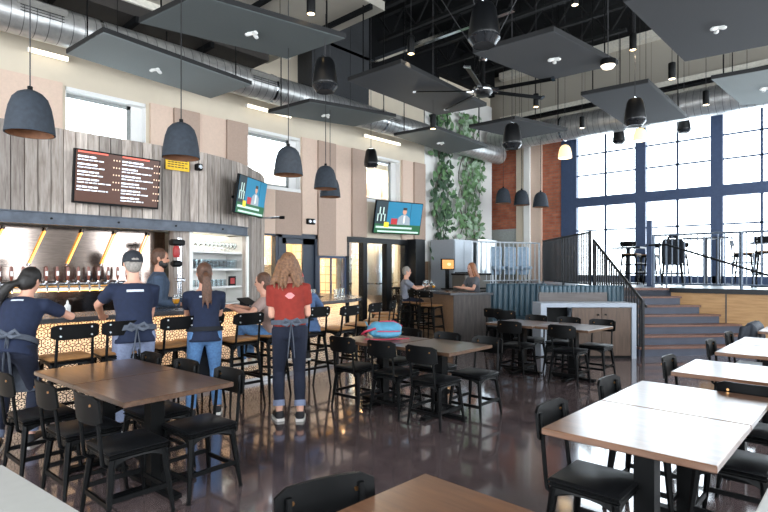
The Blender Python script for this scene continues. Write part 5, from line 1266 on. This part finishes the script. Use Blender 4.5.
# ------------------------------------------------------------------ small things
t = thing('backpack', 'sky blue backpack with raspberry straps lying on the middle table', 'backpack', (4.54, 4.22, .751), R(-43))
m = MB(); m.ell((-.02, 0, .1), (.2, .14, .095), 16, 10); m.ell((.06, .02, .12), (.14, .12, .075), 14, 8); m.ell((-.1, .0, .15), (.08, .1, .05), 10, 8); m.box((0, 0, .08), (.36, .22, .13), bev=.04); remesh(m, 'bag_body', 'bag_blue', t, .012, 4)
m = MB(); m.ell((.02, -.13, .07), (.16, .05, .05), 12, 8); remesh(m, 'front_pocket', 'bag_blue', t, .012, 3)
m = MB(); m.tube([(-.24, -.14, .012), (-.1, -.2, .012), (.1, -.2, .014), (.26, -.12, .012)], [(.013, .006)]*4, 8); m.build('strap', 'bag_red', t, True)
MB().tube([(-.22, .1, .02), (-.27, 0, .05), (-.24, -.1, .09), (-.12, -.14, .13)], [(.016, .01)]*4, 8).build('strap', 'bag_red', t, True)
MB().tube([(-.2, .0, .15), (-.05, -.02, .2), (.1, .0, .2), (.2, .02, .14)], .006, 6).build('piping', 'bag_red', t); MB().tube([(-.1, -.17, .1), (.04, -.185, .1), (.16, -.16, .1)], .006, 6).build('zip', 'bag_red', t); MB().tube([(-.2, .02, .14), (-.23, .0, .19), (-.2, -.03, .14)], .008, 6).build('carry_loop', 'bag_blue', t)
def beer(lab, x, y, z, fill=.09, s=1.0):
    t = thing('beer_glass', lab, 'beer glass', (x, y, z)); MB().lathe([(.034, 0), (.034, .006), (.006, .012), (.006, .05), (.03, .07), (.043, .1), (.042, .14), (.036, .175), (.034, .175), (.04, .14), (.041, .1), (.028, .073), (.002, .062)], n=16).build('bowl', 'glass', t, True); MB().lathe([(.002, .065), (.027, .075), (.0395, .1), (.0395, .128), (.002, .128)], n=16).build('beer', 'beer_solid', t, True)
    MB().lathe([(.0395, .1285), (.0385, .14), (.002, .14)], n=16).build('foam', 'white', t, True)
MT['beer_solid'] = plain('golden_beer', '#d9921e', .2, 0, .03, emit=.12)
beer('left glass of golden beer on the bar between the capped man and ponytailed woman', 2.98, 6.22, 1.071); beer('right glass of golden beer on the bar beside another beer', 3.13, 6.28, 1.071)
beer('glass of beer on the dark counter in front of the seated man', 9.98, 7.72, 1.031)
t = thing('squeeze_bottle', 'white bottle standing on the bar between the leaning woman and capped man', 'bottle', (1.83, 6.3, 1.071)); MB().lathe([(.028, 0), (.03, .01), (.03, .1), (.014, .12), (.001, .12)], n=14).build('bottle_body', 'white', t, True); MB().lathe([(.012, .118), (.012, .14), (.004, .16), (.001, .16)], n=10).build('nozzle', 'white', t, True)
t = thing('squeeze_bottle', 'white bottle half hidden by the capped man on the bar', 'bottle', (2.62, 6.32, 1.071)); MB().lathe([(.03, 0), (.03, .12), (.014, .14), (.001, .14)], n=14).build('bottle_body', 'white', t, True); MB().lathe([(.012, .138), (.012, .16), (.001, .16)], n=10).build('cap', 'white', t, True)
t = thing('tablet_till', 'dark tablet on a stand on the bar before the seated pair', 'tablet', (3.95, 6.2, 1.071), .4); MB().box((0, 0, .055), (.26, .16, .015), rot=M4.Rotation(R(30), 3, 'X')).build('screen', 'black', t); MB().b2((-.05, .0, 0), (.05, .08, .05)).build('stand', 'black', t)
t = thing('drink_tower', 'steel drink tower with black and red heads standing behind the bartender', 'drink tower', (3.5, 7.3, .0), .2)
MB().b2((-.14, -.12, 0), (.14, .12, .9)).build('pedestal', 'counter_end', t); MB().b2((-.1, -.09, .9), (.1, .09, .95)).build('foot_plate', 'inox', t)
MB().cyl((.04, 0, .95), (.04, 0, 2.0), .022).build('column', 'chrome', t, True); MB().cyl((.1, .03, .95), (.1, .03, 2.0), .016).build('column', 'chrome', t, True)
MB().box((-.0, -.02, 1.93), (.2, .12, .09), bev=.02).build('head_block', 'black', t); MB().lathe([(.04, 1.72), (.05, 1.76), (.05, 1.84), (.035, 1.88)], (-.02, -.03, 0), 14, True).build('red_cartridge', 'red', t, True); MB().box((-.02, -.03, 1.63), (.15, .1, .09), bev=.025).build('spout_block', 'black', t); MB().box((.05, -.02, 1.4), (.14, .06, .05), bev=.01).build('shelf', 'chrome', t)
gp2 = make_glass('pint')
first = True
for x, y, lab, grp in [(5.45, 6.75, 'empty glass standing on the far curve of the bar', 'empty glasses at the bar curve'), (5.6, 6.82, 'empty glass standing on the far curve of the bar', 'empty glasses at the bar curve'), (6.1, 6.75, 'empty glass standing on the far curve of the bar', 'empty glasses at the bar curve'), (6.28, 6.85, 'empty glass standing on the far curve of the bar', 'empty glasses at the bar curve'), (5.9, 6.6, 'empty glass standing on the far curve of the bar', 'empty glasses at the bar curve')]:
    g = gp2 if first else gp2.copy()
    if not first: COL.objects.link(g)
    first = False; g.location = (x, y, 1.071); g['label'] = lab; g['group'] = grp
for i, (x, y) in enumerate([(9.95, 7.95), (10.05, 8.05), (10.12, 7.9), (10.2, 8.1)]):
    g = gs.copy(); COL.objects.link(g); g.scale = (1.2, 1.2, 1.6); g.location = (x, y, 1.031); g['label'] = 'tall clear glass in the cluster on the dark counter by the seated man'; g['group'] = 'clear glasses on the dark counter'
